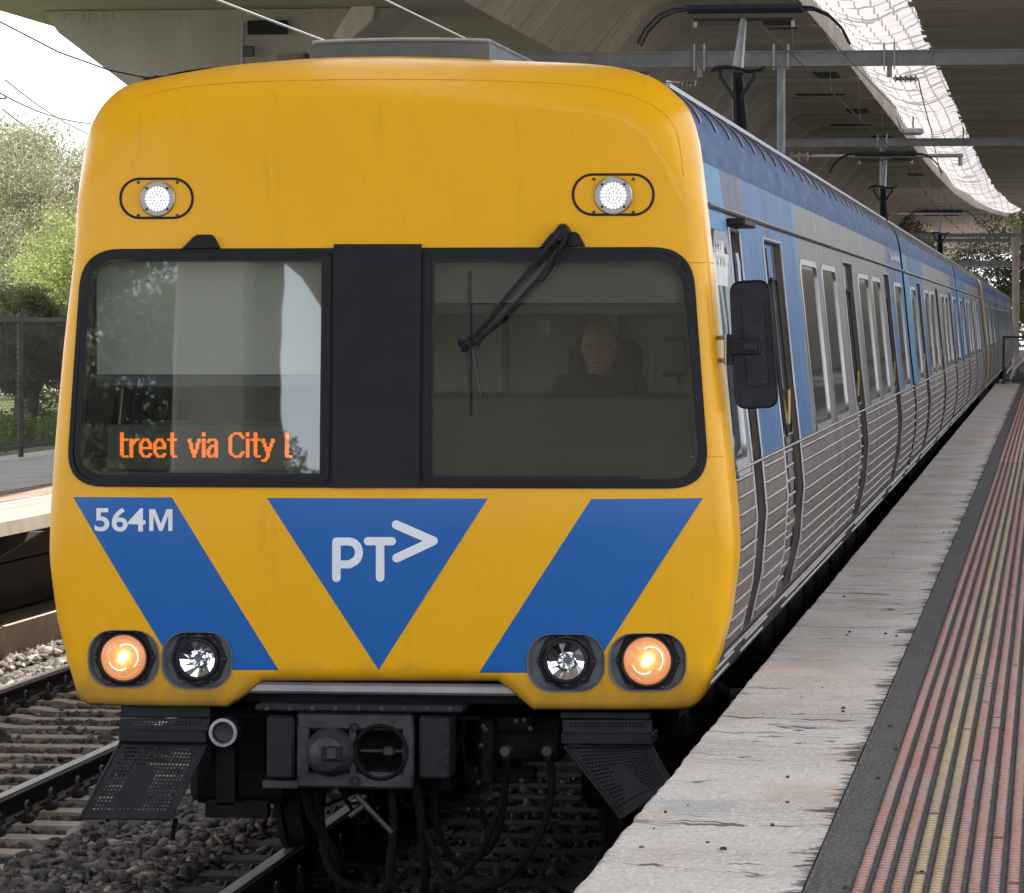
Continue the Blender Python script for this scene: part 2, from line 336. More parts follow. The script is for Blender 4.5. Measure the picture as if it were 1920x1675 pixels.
m2 = n.new('ShaderNodeMixShader'); n.set(m2.inputs[0], n.math('MULTIPLY', n.math('MAXIMUM', ln, ln2), .55)); n.set(m2.inputs[1], m1.outputs[0]); n.set(m2.inputs[2], df.outputs[0])
n.set(n.out.inputs[0], m2.outputs[0]); MT['net'] = n.m

# ------------------------------------------------------------------ mesh helpers
class MB:
    def __init__(s): s.v = []; s.f = []; s.mi = []; s.mats = []
    def m(s, mat):
        mm = MT[mat]
        if mm not in s.mats: s.mats.append(mm)
        return s.mats.index(mm)
    def add(s, vs, fs, mat):
        o = len(s.v); s.v += [tuple(v) for v in vs]; i = s.m(mat)
        for f in fs: s.f.append(tuple(a + o for a in f)); s.mi.append(i)
        return s
    def box(s, c, d, mat, rot=None, taper=1.0, bev=0.0):
        hx, hy, hz = d[0] / 2, d[1] / 2, d[2] / 2
        if bev > 0:
            b = min(bev, hx * .9, hy * .9, hz * .9); vs = []
            import itertools
            for sx, sy, sz in itertools.product((-1, 1), repeat=3):
                vs += [(sx * (hx - b), sy * (hy - b), sz * hz), (sx * (hx - b), sy * hy, sz * (hz - b)), (sx * hx, sy * (hy - b), sz * (hz - b))]
            import bmesh
            bm = bmesh.new(); [bm.verts.new(v) for v in vs]; r = bmesh.ops.convex_hull(bm, input=bm.verts); bm.verts.index_update()
            vs = [Vector(v.co) for v in bm.verts]; fs = [tuple(v.index for v in f.verts) for f in bm.faces]; bm.free()
        else:
            vs = [Vector((x * hx * (taper if z > 0 else 1), y * hy * (taper if z > 0 else 1), z * hz)) for x, y, z in
                  ((-1, -1, -1), (1, -1, -1), (1, 1, -1), (-1, 1, -1), (-1, -1, 1), (1, -1, 1), (1, 1, 1), (-1, 1, 1))]
            fs = [(0, 3, 2, 1), (4, 5, 6, 7), (0, 1, 5, 4), (1, 2, 6, 5), (2, 3, 7, 6), (3, 0, 4, 7)]
        if rot is not None: vs = [rot @ v for v in vs]
        c = Vector(c); return s.add([v + c for v in vs], fs, mat)
    def tube(s, pts, r, mat, n=8, cap=True, closed=False):
        pts = [Vector(p) for p in pts]; N = len(pts); rs = r if isinstance(r, (list, tuple)) else [r] * N
        vs = []; up = None
        for i, p in enumerate(pts):
            if closed: t = (pts[(i + 1) % N] - pts[i - 1]).normalized()
            else: t = ((pts[min(i + 1, N - 1)] - pts[max(i - 1, 0)])).normalized()
            if up is None:
                up = Vector((0, 0, 1)) if abs(t.z) < .9 else Vector((1, 0, 0))
            a = t.cross(up).normalized(); b = a.cross(t).normalized(); up = b
            for k in range(n):
                q = 2 * PI * k / n; vs.append(p + (a * math.cos(q) + b * math.sin(q)) * rs[i])
        fs = []
        for i in range(N if closed else N - 1):
            j = (i + 1) % N
            for k in range(n):
                l = (k + 1) % n; fs.append((i * n + k, i * n + l, j * n + l, j * n + k))
        if cap and not closed: fs.append(tuple(range(n - 1, -1, -1))); fs.append(tuple((N - 1) * n + k for k in range(n)))
        return s.add(vs, fs, mat)
    def cyl(s, a, b, r, mat, n=16): return s.tube([a, b], r, mat, n)
    def prism(s, poly, axis, a, b, mat):
        """poly: 2D points; axis 'y' -> (x,z) extruded in y, 'x' -> (y,z), 'z' -> (x,y)"""
        def P(u, v, w):
            return {'y': (u, w, v), 'x': (w, u, v), 'z': (u, v, w)}[axis]
        N = len(poly); vs = [P(u, v, a) for u, v in poly] + [P(u, v, b) for u, v in poly]
        fs = [tuple(range(N)), tuple(range(2 * N - 1, N - 1, -1))] + [(i, i + N, (i + 1) % N + N, (i + 1) % N) for i in range(N)]
        return s.add(vs, fs, mat)
    def lathe(s, prof, c, mat, n=32, axis='y', sx=1., closed=False):
        vs = []
        for r, h in prof:
            for k in range(n):
                q = 2 * PI * k / n
                vs.append((c[0] + r * math.cos(q) * sx, c[1] + h, c[2] + r * math.sin(q)) if axis == 'y' else (c[0] + r * math.cos(q), c[1] + r * math.sin(q), c[2] + h) if axis == 'z' else (c[0] + h, c[1] + r * math.cos(q), c[2] + r * math.sin(q)))
        fs = []
        for i in range(len(prof) - 1):
            for k in range(n):
                l = (k + 1) % n; fs.append((i * n + k, i * n + l, (i + 1) * n + l, (i + 1) * n + k))
        return s.add(vs, fs, mat)
    def build(s, name, parent=None, smooth=False, loc=None, ang=40, recalc=True):
        me = bpy.data.meshes.new(name); me.from_pydata(s.v, [], s.f)
        for m in s.mats: me.materials.append(m)
        me.polygons.foreach_set('material_index', s.mi)
        if recalc:
            import bmesh
            bm = bmesh.new(); bm.from_mesh(me); bmesh.ops.recalc_face_normals(bm, faces=bm.faces)
            bm.to_mesh(me); bm.free()
        if smooth:
            me.polygons.foreach_set('use_smooth', [True] * len(me.polygons)); me.set_sharp_from_angle(angle=math.radians(ang))
        me.update()
        o = bpy.data.objects.new(name, me); C.objects.link(o)
        if loc is not None:   # put the origin at loc without moving the geometry
            L_ = Vector(loc); me.transform(Matrix.Translation(-L_)); o.location = L_
        if parent is not None:
            o.parent = parent; o.matrix_parent_inverse = Matrix.Identity(4)
            pl = Vector(parent.get('_w', (0, 0, 0)))
            if loc is None:
                me.transform(Matrix.Translation(-pl))
            else: o.location = Vector(loc) - pl
        o['_w'] = tuple(loc) if loc is not None else (tuple(parent['_w']) if parent is not None and '_w' in parent else (0., 0., 0.))
        return o

def tag(o, label=None, cat=None, group=None, kind=None):
    if label: o['label'] = label
    if cat: o['category'] = cat
    if group: o['group'] = group
    if kind: o['kind'] = kind
    return o
def empty(name, loc, label, cat, group=None):
    o = bpy.data.objects.new(name, None); C.objects.link(o); o.location = loc; o['_w'] = tuple(map(float, loc)); o.empty_display_size = .1
    return tag(o, label, cat, group)
def kids(o, allo): return [c for c in allo if c.parent is o]
def copy_tree(o, parent=None, allo=None):
    if allo is None: allo = list(C.objects)
    c = o.copy(); C.objects.link(c)
    if parent is not None: c.parent = parent
    for ch in kids(o, allo): copy_tree(ch, c, allo)
    return c

# ------------------------------------------------------------------ nose surface of the leading carriage
Y0 = 18.38
def rake(z): k = z - 1.75; return .0125 * k + .0625 * (math.sqrt(k * k + .09) - .3)
def unp(px, py, extra=0.):
    z = 2.
    for _ in range(5):
        p = at(px, py, Y0 + rake(z) + extra); z = p.z
    return (p.x, p.z)
halfR = [(738,106),(860,109),(955,114),(1100,120),(1171,129),(1222,145),(1249,162),(1262,173),(1281,192),(1295,215),(1305,250),(1312,300),(1328,480),(1342,640),(1358,800),(1371,920),(1377,1000),(1376,1060),(1362,1165),(1341,1240),(1318,1300),(1309,1318),(1296,1328),(1270,1331),(1150,1331),(1000,1330),(965,1300),(935,1277),(738,1277)]
halfL = [(738,106),(620,108),(530,114),(440,122),(366,133),(300,145),(250,156),(224,168),(199,190),(180,216),(165,250),(153,305),(138,455),(117,640),(102,800),(93,920),(89,1000),(90,1060),(104,1165),(122,1240),(143,1300),(151,1314),(165,1321),(200,1323),(330,1325),(430,1325),(465,1300),(495,1277),(738,1277)]
XC = unp(733, 900)[0]
def crom(P, k):
    out = []
    for i in range(len(P) - 1):
        a = P[max(i - 1, 0)]; b = P[i]; c = P[i + 1]; d = P[min(i + 2, len(P) - 1)]
        for j in range(k):
            t = j / k
            out.append(tuple(.5 * ((2 * b[m]) + (-a[m] + c[m]) * t + (2 * a[m] - 5 * b[m] + 4 * c[m] - d[m]) * t * t + (-a[m] + 3 * b[m] - 3 * c[m] + d[m]) * t ** 3) for m in (0, 1)))
    out.append(P[-1]); return out
def unp_edge(px, py):
    z = 2.
    for _ in range(6):
        k_ = min(1, max(0, (z - 3.1) / .45)); k_ = k_ * k_ * (3 - 2 * k_)
        p = at(px, py, Y0 + rake(z) + (.075 + .165 * k_ if z > 1.15 else .06)); z = p.z
    return (p.x, p.z)
qR = [unp_edge(*p) for p in halfR]; qL = [unp_edge(*p) for p in halfL]
XC = (unp_edge(1371, 920)[0] + unp_edge(93, 920)[0]) / 2
def mkhalf(q):
    h = [(abs(x - XC), z) for x, z in q]; h[0] = (0, h[0][1]); h[-1] = (0, h[-1][1])
    return crom(h[:19], 5)[:-1] + h[18:]
def crom(P, k):
    out = []
    for i in range(len(P) - 1):
        a = P[max(i - 1, 0)]; b = P[i]; c = P[i + 1]; d = P[min(i + 2, len(P) - 1)]
        for j in range(k):
            t = j / k
            out.append(tuple(.5 * ((2 * b[m]) + (-a[m] + c[m]) * t + (2 * a[m] - 5 * b[m] + 4 * c[m] - d[m]) * t * t + (-a[m] + 3 * b[m] - 3 * c[m] + d[m]) * t ** 3) for m in (0, 1)))
    out.append(P[-1]); return out
H = mkhalf(qR); HL = mkhalf(qL)
OUT = [(XC + x, z) for x, z in H] + [(XC - x, z) for x, z in reversed(HL[1:-1])]
OUTN = np.array(OUT)
def hw(z):
    """half width of the body at height z (from the nose outline)"""
    best = 1.4
    for (x1, z1), (x2, z2) in zip(H[:-1], H[1:]):
        if min(z1, z2) <= z <= max(z1, z2) and abs(z1 - z2) > 1e-6 and max(x1, x2) > .5:
            return x1 + (x2 - x1) * (z - z1) / (z2 - z1)
    return best
def dist_out(P):
    A = OUTN; B = np.roll(OUTN, -1, 0); P = np.asarray(P)[:, None, :]; AB = B - A
    t = np.clip(((P - A) * AB).sum(-1) / np.maximum((AB ** 2).sum(-1), 1e-12), 0, 1)
    return np.sqrt((((A + AB * t[..., None]) - P) ** 2).sum(-1)).min(1)
def rad(z):
    if z > 3.1: k = min(1, (z - 3.1) / .45); return .075 + (.24 - .075) * k * k * (3 - 2 * k)
    if z < 1.15: return .03 + .045 * max(0, (z - .9) / .25)
    return .075
def surf(x, z, d=None):
    if d is None: d = float(dist_out([(x, z)])[0])
    r = rad(z); y = Y0 + rake(z) + .05 * ((x - XC) / 1.5) ** 4
    if d < r: y += r - math.sqrt(max(0, r * r - (r - d) ** 2))
    return y
def onface(px, py, off=0.):
    x, z = unp(px, py); return Vector((x, surf(x, z) - off, z))
def pip(x, z, poly):
    c = False; n_ = len(poly); j = n_ - 1
    for i in range(n_):
        xi, zi = poly[i]; xj, zj = poly[j]
        if (zi > z) != (zj > z) and x < (xj - xi) * (z - zi) / (zj - zi) + xi: c = not c
        j = i
    return c
def rrect(x0, y0, x1, y1, r, n_=6, corners=(1, 1, 1, 1)):
    """pixel rounded rectangle -> pixel points; corners tl,tr,br,bl"""
    out = []
    for i, (cx, cy, a) in enumerate(((x0 + r, y0 + r, 180), (x1 - r, y0 + r, 270), (x1 - r, y1 - r, 0), (x0 + r, y1 - r, 90))):
        if corners[i]:
            for k in range(n_ + 1):
                q = math.radians(a + 90 * k / n_); out.append((cx + r * math.cos(q), cy + r * math.sin(q)))
        else: out.append(((x0, y0), (x1, y0), (x1, y1), (x0, y1))[i])
    return out
def sub(poly, step):
    out = []
    for i in range(len(poly)):
        a = poly[i]; b = poly[(i + 1) % len(poly)]; n_ = max(1, int(math.hypot(b[0] - a[0], b[1] - a[1]) / step))
        out += [(a[0] + (b[0] - a[0]) * k / n_, a[1] + (b[1] - a[1]) * k / n_) for k in range(n_)]
    return out
# openings (photo outlines turned into metres)
def roundpoly(pts, rs, n_=7):
    out = []; N = len(pts)
    for i in range(N):
        p = Vector(pts[i]); a = (Vector(pts[i - 1]) - p).normalized(); b = (Vector(pts[(i + 1) % N]) - p).normalized(); r = rs[i]
        if r <= 0: out.append(tuple(p)); continue
        s_ = p + a * r; e = p + b * r
        for k in range(n_ + 1):
            t = k / n_; out.append(tuple(s_ * (1 - t) ** 2 + p * 2 * t * (1 - t) + e * t * t))
    return out
U = lambda L_: [unp(*p) for p in L_]
surround = U(roundpoly([(150, 467), (1297, 463), (1330, 917), (120, 913)], [75, 75, 78, 72], 9))
glassL = U(roundpoly([(172, 488), (607, 486), (603, 891), (148, 889)], [52, 3, 3, 50]))
glassR = U(roundpoly([(811, 487), (1277, 489), (1311, 897), (808, 895)], [4, 60, 60, 6]))
pillarP = U([(627, 458), (791, 458), (787, 915), (625, 915)])
lampbox = [U(rrect(162, 1182, 298, 1291, 46)), U(rrect(302, 1185, 436, 1293, 46)), U(rrect(988, 1189, 1134, 1298, 46)), U(rrect(1140, 1188, 1286, 1298, 46))]
mark = [U(rrect(222, 333, 363, 411, 38.5, 9)), U(rrect(1072, 325, 1227, 405, 39.5, 9))]
chev = [U([(133, 933), (322, 933), (523, 1257), (331, 1257)]), U([(500, 934), (915, 935), (710, 1257)]), U([(1108, 936), (1317, 935), (1107, 1262), (898, 1262)])]

def build_skin(name, region, holes, colour_regions, parent, step=.045, rings=True, off=0., back=0.):
    """triangulated skin on the nose surface inside region, minus holes"""
    V = []; E = []
    def loop(poly, st=.03):
        q = sub(poly, st); b = len(V); V.extend(q); E.extend([(b + i, b + (i + 1) % len(q)) for i in range(len(q))])
    loop(region, .03)
    for h in holes: loop(h, .03)
    for c_, _ in colour_regions: loop(c_, .05)
    if rings:
        A = np.array(sub(region, .03)); T = np.roll(A, -1, 0) - np.roll(A, 1, 0); T /= np.linalg.norm(T, axis=1)[:, None]
        Nn = np.stack([T[:, 1], -T[:, 0]], 1); cen = A.mean(0)
        if ((cen - A) * Nn).sum() < 0: Nn = -Nn
        for k in (.004, .012, .025, .042, .06, .08, .11, .15, .2, .25):
            Q = A + Nn * k
            if k > .1: Q = Q[::2]
            dd_ = dist_out(Q)
            for q, d_ in zip(Q, dd_):
                if d_ > k * .93 and pip(q[0], q[1], region): V.append(tuple(q))
    xs = [p[0] for p in region]; zs = [p[1] for p in region]
    gx = np.arange(min(xs), max(xs), step)
    gz = np.arange(min(zs), max(zs), step)
    pts = [(a, b) for a in gx for b in gz if pip(a, b, region)]
    if pts:
        dd_ = dist_out(pts); V += [p for p, d_ in zip(pts, dd_) if d_ > (.26 if rings else .0) or (d_ > .1 and p[1] < 3.2)]
    r = delaunay_2d_cdt([Vector(p) for p in V], E, [], 0, 1e-5)
    vv = [tuple(p) for p in r[0]]; D = dist_out(vv)
    co = [(x, surf(x, z, d_) - off, z) for (x, z), d_ in zip(vv, D)]
    mb = MB(); faces = {}
    for f in r[2]:
        cx = sum(vv[i][0] for i in f) / len(f); cz = sum(vv[i][1] for i in f) / len(f)
        if not pip(cx, cz, region) or any(pip(cx, cz, h) for h in holes): continue
        mat = colour_regions[0][1] if False else 'yellow'
        for c_, mname in colour_regions:
            if pip(cx, cz, c_): mat = mname
        a, b, c3 = [Vector(co[i]) for i in f[:3]]
        nrm = (b - a).cross(c3 - a)
        f = tuple(f) if nrm.y < 0 else tuple(reversed(f))
        faces.setdefault(mat, []).append(f)
    o_ = 0
    mb.v = co
    for mat, fl in faces.items():
        i = mb.m(mat)
        for f in fl: mb.f.append(f); mb.mi.append(i)
    # analytic normals
    eps = .004; arr = np.array(vv)
    def sf(q):
        d_ = dist_out(q); return np.array([surf(x, z, dd2) for (x, z), dd2 in zip(q, d_)])
    # one-sided difference kept inside the outline
    gxp = (sf(arr + [eps, 0]) - sf(arr - [eps, 0])) / (2 * eps); gzp = (sf(arr + [0, eps]) - sf(arr - [0, eps])) / (2 * eps)
    edge = D < .006
    nr = np.stack([gxp, -np.ones(len(arr)), gzp], 1)
    for i in np.where(edge)[0]:
        x, z = arr[i]; j = ((OUTN - arr[i]) ** 2).sum(1).argmin(); t = OUTN[(j + 1) % len(OUTN)] - OUTN[j - 1]; nn = np.array([t[1], -t[0]]); nn /= np.linalg.norm(nn) + 1e-9
        if (arr[i] + nn * .02 - np.array([XC, 2.2])) @ nn < 0: nn = -nn
        nr[i] = (nn[0], -.25, nn[1])
    nr /= np.linalg.norm(nr, axis=1)[:, None]
    return mb, co, vv, nr

def finish_skin(mb, nr, name, parent):
    o = mb.build(name, parent, recalc=False)
    me = o.data; me.polygons.foreach_set('use_smooth', [True] * len(me.polygons))
    me.normals_split_custom_set_from_vertices([tuple(x) for x in nr]); return o

# ------------------------------------------------------------------ carriages
CL = 26.3        # carriage pitch
X_RIDGE = XC
def side_levels():
    roof = [(x, z) for x, z in H if z > 3.24]
    return roof
ZD, ZW, ZS, ZB, ZBOT = 3.06, 3.0, 1.97, 1.14, .95
def half_profile(kind):
    """(offset, z) list from ridge to bottom; kind: wall / window / door / hole"""
    ia, ib, ic = {'wall': (0, 0, 0), 'window': (0, .022, 0), 'hole': (0, .022, 0), 'door': (.038, .038, .038)}[kind]
    P = [(x - (.008 if x > .3 else 0), z) for x, z in side_levels()]
    for z in (3.2, 3.13): P.append((hw(z) - .008, z))
    P += [(hw(ZD) - .008, ZD), (hw(ZD) - .008 - ia, ZD), (hw(ZW) - .008 - ia, ZW), (hw(ZW) - .008 - ib, ZW)]
    for z in (2.65, 2.3): P.append((hw(z) - .008 - ib, z))
    P += [(hw(ZS) - .008 - ib, ZS), (hw(ZS) - .008 - ic, ZS)]
    for z in (1.75, 1.5, 1.3): P.append((hw(z) - .008 - ic, z))
    P += [(hw(ZB) - .008 - ic, ZB), (hw(ZB) - .008, ZB), (hw(ZBOT) - .008, ZBOT), (hw(ZBOT) - .1, ZBOT - .02), (0, ZBOT - .02)]
    return P
NROOF = len(side_levels())

def make_carriage(base_y, bays, end_gap, cab=None, label='', first=False):
    """bays: list of (kind, y0, y1) local metres; returns the Empty"""
    root = empty('train_carriage', (XC, base_y, 0), label, 'train carriage', 'carriages of the silver and blue train')
    ln = CL - end_gap
    marks = []
    y = .42 if cab == 'front' else .0
    end = ln - (.42 if cab == 'back' else 0)
    for k, a, b in sorted(bays, key=lambda t: t[1]):
        marks.append(('wall', y, a)); marks.append((k, a, b)); y = b
    marks.append(('wall', y, end))
    rings = []
    for k, a, b in marks:
        P = half_profile(k); rings.append((a, P, k)); rings.append((b, P, k))
    mb = MB(); n1 = len(rings[0][1]); vs = []
    for yy_, P, k in rings:
        vs += [(XC + x, base_y + yy_, z) for x, z in P] + [(XC - x, base_y + yy_, z) for x, z in P]
    mb.v = vs; mr, mw, ms, mj, mf = mb.m('rooftop'), mb.m('wrap'), mb.m('steel'), mb.m('jamb'), mb.m('roofblue')
    for i in range(len(rings) - 1):
        step = abs(rings[i][0] - rings[i + 1][0]) < 1e-6; kind = rings[i][2] if rings[i][2] == rings[i + 1][2] and not step else None
        for sd in (0, 1):
            o1 = i * 2 * n1 + sd * n1; o2 = (i + 1) * 2 * n1 + sd * n1
            for k in range(n1 - 1):
                if vs[o1 + k] == vs[o2 + k] and vs[o1 + k + 1] == vs[o2 + k + 1]: continue
                x1, z1 = rings[i][1][k]; z2 = rings[i][1][k + 1][1]; zm = (z1 + z2) / 2
                if kind == 'hole' and ZS < zm < ZW and z1 != z2: continue
                q = (o1 + k, o2 + k, o2 + k + 1, o1 + k + 1)
                mb.f.append(q if sd == 0 else q[::-1])
                mb.mi.append(mj if step else (mr if x1 < .95 and zm > 3.36 else mf if zm > 3.36 else mw if zm > 1.96 else ms))
    o = mb.build('body_shell', root, smooth=True, ang=25, loc=(XC, base_y, 0))
    # ends
    for e, yy_ in (('f', .0 if cab != 'front' else None), ('b', end)):
        if yy_ is None: continue
        P = half_profile('wall'); em = MB(); poly = [(XC + x, z) for x, z in P] + [(XC - x, z) for x, z in reversed(P[:-1])]
        ded = [];
        for p in poly:
            if not ded or (abs(p[0] - ded[-1][0]) + abs(p[1] - ded[-1][1])) > 1e-5: ded.append(p)
        em.prism(ded, 'y', base_y + yy_ + (.003 if e == 'f' else -.003), base_y + yy_ + (.02 if e == 'f' else .012), 'underdark')
        em.build('end_wall', root)
    # drip rail and roof ribs, kept on the shell as trim
    g = MB()
    for s_ in (-1, 1):
        y1, y2 = base_y + (.45 if cab == 'front' else .05), base_y + end - .05
        g.tube([(XC + s_ * (hw(3.15) + .002), y1, 3.15), (XC + s_ * (hw(3.15) + .002), y2, 3.15)], .012, 'rib', 6)
        g.tube([(XC + s_ * (hw(ZB) + .001), y1, ZB - .02), (XC + s_ * (hw(ZB) + .001), y2, ZB - .02)], .011, 'rib', 6)
        g.tube([(XC + s_ * (hw(1.955) + .001), y1, 1.955), (XC + s_ * (hw(1.955) + .001), y2, 1.955)], .008, 'rib', 6)
        # raised rain strip along the roof edge
        zr = 3.68; xr = next(x for x, z in H if z < zr) - .0
        g.box((XC + s_ * xr, (y1 + y2) / 2, zr + .004), (.02, y2 - y1, .02), 'alu_dull')
        for k in range(int((y2 - y1) / .9)):
            yk = y1 + .4 + k * .9
            g.tube([(XC + s_ * x * 1.0, yk, z - .001) for x, z in H if 3.52 < z < 3.67], .008, 'rib', 5)
    g.build('rail_trim', root, smooth=True)
    # fluted lower panels: one part per wall panel between doors
    solid = []; cur = .46 if cab == 'front' else .06
    for k, a, b in sorted(bays, key=lambda t: t[1]):
        if k == 'door': solid.append((cur, a - .03, 0.)); solid.append((a + .06, b - .25, .038)); cur = b + .03
    solid.append((cur, end - .05, 0.))
    for a, b, ins in solid:
        if b - a < .25: continue
        for s_ in (-1, 1):
            rb = MB(); zk = 1.20
            while zk < 1.92:
                x_ = XC + s_ * (hw(zk) - .006 - ins)
                pts = [(x_ - s_ * .012, base_y + a + .02, zk)] + [(x_, base_y + a + .05 + (b - a - .1) * t, zk) for t in (0, .5, 1)] + [(x_ - s_ * .012, base_y + b - .02, zk)]
                rb.tube(pts, .0100, 'rib', 6); zk += .079
            if ins == 0:
                for zk in (1.0, 1.06):
                    x_ = XC + s_ * (hw(zk) - .006); rb.tube([(x_, base_y + a, zk), (x_, base_y + b, zk)], .009, 'rib', 5)
            rb.build('fluted_panel', root, smooth=True)
    # windows and door leaves
    for s_ in (-1, 1):
        for k, a, b in bays:
            xa = lambda z, ins: XC + s_ * (hw(z) - .008 - ins)
            if k in ('window', 'hole'):
                if s_ == -1 and not first and k == 'window': pass
                fr = MB(); zt, zb = ZW - .005, ZS + .005; rr = .09
                def loop_at(g_, off):
                    pts = []
                    for cy, cz, a0 in ((a + rr, zt - rr, 90), (a + rr, zb + rr, 180), (b - rr, zb + rr, 270), (b - rr, zt - rr, 0)):
                        for q in range(4):
                            an = math.radians(a0 + 90 * q / 3); yy2 = cy + (rr - g_) * math.cos(an); zz2 = cz + (rr - g_) * math.sin(an)
                            pts.append((xa(zz2, 0) + s_ * off, base_y + yy2, zz2))
                    return pts
                ow = -.055 if k == 'hole' else -.02
                l1 = loop_at(ow, .001); l2 = loop_at(ow + .006, .014 if k == 'hole' else .006); l3 = loop_at(.022, .006); l4 = loop_at(.026, -.010); N = len(l1)
                fr.add(l1 + l2 + l3 + l4, [(r_ * N + i, r_ * N + (i + 1) % N, (r_ + 1) * N + (i + 1) % N, (r_ + 1) * N + i) for r_ in range(3) for i in range(N)], 'alu')
                fo = fr.build('window', root, smooth=True, ang=30)
                pn = MB(); lp = loop_at(.022, -.006)
                if k == 'hole': pn.add(lp, [tuple(range(N))], 'glass')
                else:
                    zsp = 2.32
                    pn.add(lp, [tuple(range(N))], 'sideglass')
                po = pn.build('pane', fo)
            if k == 'door':
                dl = MB(); y1_, y2_ = base_y + a + .02, base_y + b - .01; off = .038
                # leaf is the recessed shell; add its window, edge strip, shadow-black end band and hand hold
                zt, zb = 2.86, 2.0; ym = (a + b) / 2
                for (p_, q_) in ((a + .13, ym - .10), (ym + .10, b - .13)):
                    pts = []
                    r_ = .06
                    for cy, cz, a0 in ((p_ + r_, zt - r_, 90), (p_ + r_, zb + r_, 180), (q_ - r_, zb + r_, 270), (q_ - r_, zt - r_, 0)):
                        for j in range(4):
                            an = math.radians(a0 + 30 * j); zz2 = cz + r_ * math.sin(an); pts.append((xa(zz2, off - .006), base_y + cy + r_ * math.cos(an), zz2))
                    dl.add(pts, [tuple(range(len(pts)))], 'sideglass')
                    dl.tube(pts, .010, 'black', 5, closed=True)
                dl.tube([(xa(z_, off - .001), base_y + ym, z_) for z_ in (1.16, 1.4, 1.7, 2.0, 2.3, 2.65, 3.03)], .009, 'black', 6)
                zz_ = (1.16, 1.4, 1.7, 2.0, 2.3, 2.65, 3.04); dl.add([(xa(z_, off - .004), base_y + y_, z_) for z_ in zz_ for y_ in (b - .22, b - .005)], [(2 * k_, 2 * k_ + 1, 2 * k_ + 3, 2 * k_ + 2) for k_ in range(6)], 'black')  # black band at the leaf's far end stands in for recess shadow
                do = dl.build('door', root)
                hd = MB(); hd.box((xa(2.15, off - .015), base_y + ym + .45, 2.15), (.02, .04, .2), 'doorhandle', bev=.008); hd.build('handle', do)
                ft = MB()
                zz_ = (1.16, 1.4, 1.7, 2.0, 2.3, 2.65, ZD + .01); ft.tube([(xa(z_, -.002), base_y + a, z_) for z_ in zz_] + [(xa(z_, -.002), base_y + b, z_) for z_ in reversed(zz_)], .008, 'alu_dull', 6)
                ft.build('door_frame', do, smooth=True)
    # bogies and boxes under the floor
    bg_ = []
    for yc in ((3.6, ln - 3.6)):
        bo = MB()
        for s_ in (-1, 1):
            bo.box((XC + s_ * 1.02, base_y + yc, .52), (.14, 3.2, .2), 'underdark', bev=.03)
            for d_ in (-1.2, 1.2): bo.box((XC + s_ * 1.06, base_y + yc + d_, .46), (.2, .34, .34), 'underdark', bev=.04)
            bo.box((XC + s_ * 1.06, base_y + yc, .7), (.2, .6, .25), 'underdark', bev=.05)
        bo.box((XC, base_y + yc, .56), (1.9, .4, .22), 'underdark')
        bob = bo.build('bogie', root)
        for d_ in (-1.2, 1.2):
            for s_ in (-1, 1):
                wh = MB(); wh.lathe([(.02, -.07), (.34, -.07), (.46, -.055), (.49, -.06), (.49, -.03), (.465, -.02), (.46, .06), (.36, .07), (.30, .02), (.12, .05), (.02, .08)], (XC + s_ * .80, base_y + yc + d_, .465), 'railside', 28, 'x')
                wh.build('wheel', bob, smooth=True)
    ub = MB(); rr_ = random.Random(int(base_y))
    yq = 6.2
    while yq < ln - 6.3:
        l_ = rr_.uniform(.8, 2.2)
        for s_ in (-1, 1): ub = MB(); ub.box((XC + s_ * .95, base_y + yq + l_ / 2, .68), (.6, l_, rr_.uniform(.35, .5)), 'underdark', bev=.02); ub.build('equipment_box', root)
        yq += l_ + .3
    return root, o

def bands(parent, base_y, y1, y2):
    """yellow end band round the body"""
    P = [(x, z) for x, z in H if z > 3.2] + [(hw(z), z) for z in (3.1, 2.8, 2.5, 2.2, 1.95, 1.75, 1.55, 1.35, 1.15, 1.0, .92)] 
    mb = MB(); n1 = len(P); vs = []
    for yy_ in (y1, y2):
        vs += [(XC + x * 1.009, base_y + yy_, z) for x, z in P] + [(XC - x * 1.009, base_y + yy_, z) for x, z in P]
    fs = []
    for sd in (0, 1):
        for k in range(n1 - 1): fs.append((sd * n1 + k, 2 * n1 + sd * n1 + k, 2 * n1 + sd * n1 + k + 1, sd * n1 + k + 1))
    mb.add(vs, fs, 'yellow'); return mb.build('cab_mask', parent, smooth=True)

# bay positions measured from the photograph on the first carriage
bays_cab = [('hole', .50, 1.35), ('door', 1.6, 2.3), ('door', 4.0, 5.5), ('window', 7.25, 9.05), ('window', 9.7, 11.5), ('door', 12.7, 14.2), ('window', 15.1, 17.0), ('window', 17.7, 19.5), ('door', 20.4, 21.8), ('window', 23.0, 24.9)]
bays_mid = [('window', 1.6, 3.3), ('door', 3.9, 5.3), ('window', 6.6, 8.5), ('window', 9.1, 11.0), ('door', 11.8, 13.2), ('window', 14.6, 16.4), ('window', 16.9, 18.7), ('door', 19.4, 20.8), ('window', 22.0, 24.0)]
bays_back = [(k, 25.7 - b, 25.7 - a) for k, a, b in bays_cab if not (k == 'hole' or (k == 'door' and a < 2))]
GAP = .5
car1, shell1 = make_carriage(Y0, bays_cab, GAP, 'front', 'leading silver and blue train carriage with yellow cab front showing 564M', first=True)
car2, _ = make_carriage(Y0 + CL, bays_mid, GAP, None, 'second silver and blue carriage, coupled right behind the leading cab carriage')
car3, _ = make_carriage(Y0 + 2 * CL, bays_back, GAP, None, 'third carriage back, its far end meeting the slim yellow band halfway down the train')
bands(car3, Y0 + 2 * CL, CL - GAP - 1.3, CL - GAP + .02)
car4, _ = make_carriage(Y0 + 3 * CL, bays_mid, GAP, None, 'fourth carriage back, starting at the slim yellow band partway along the train')
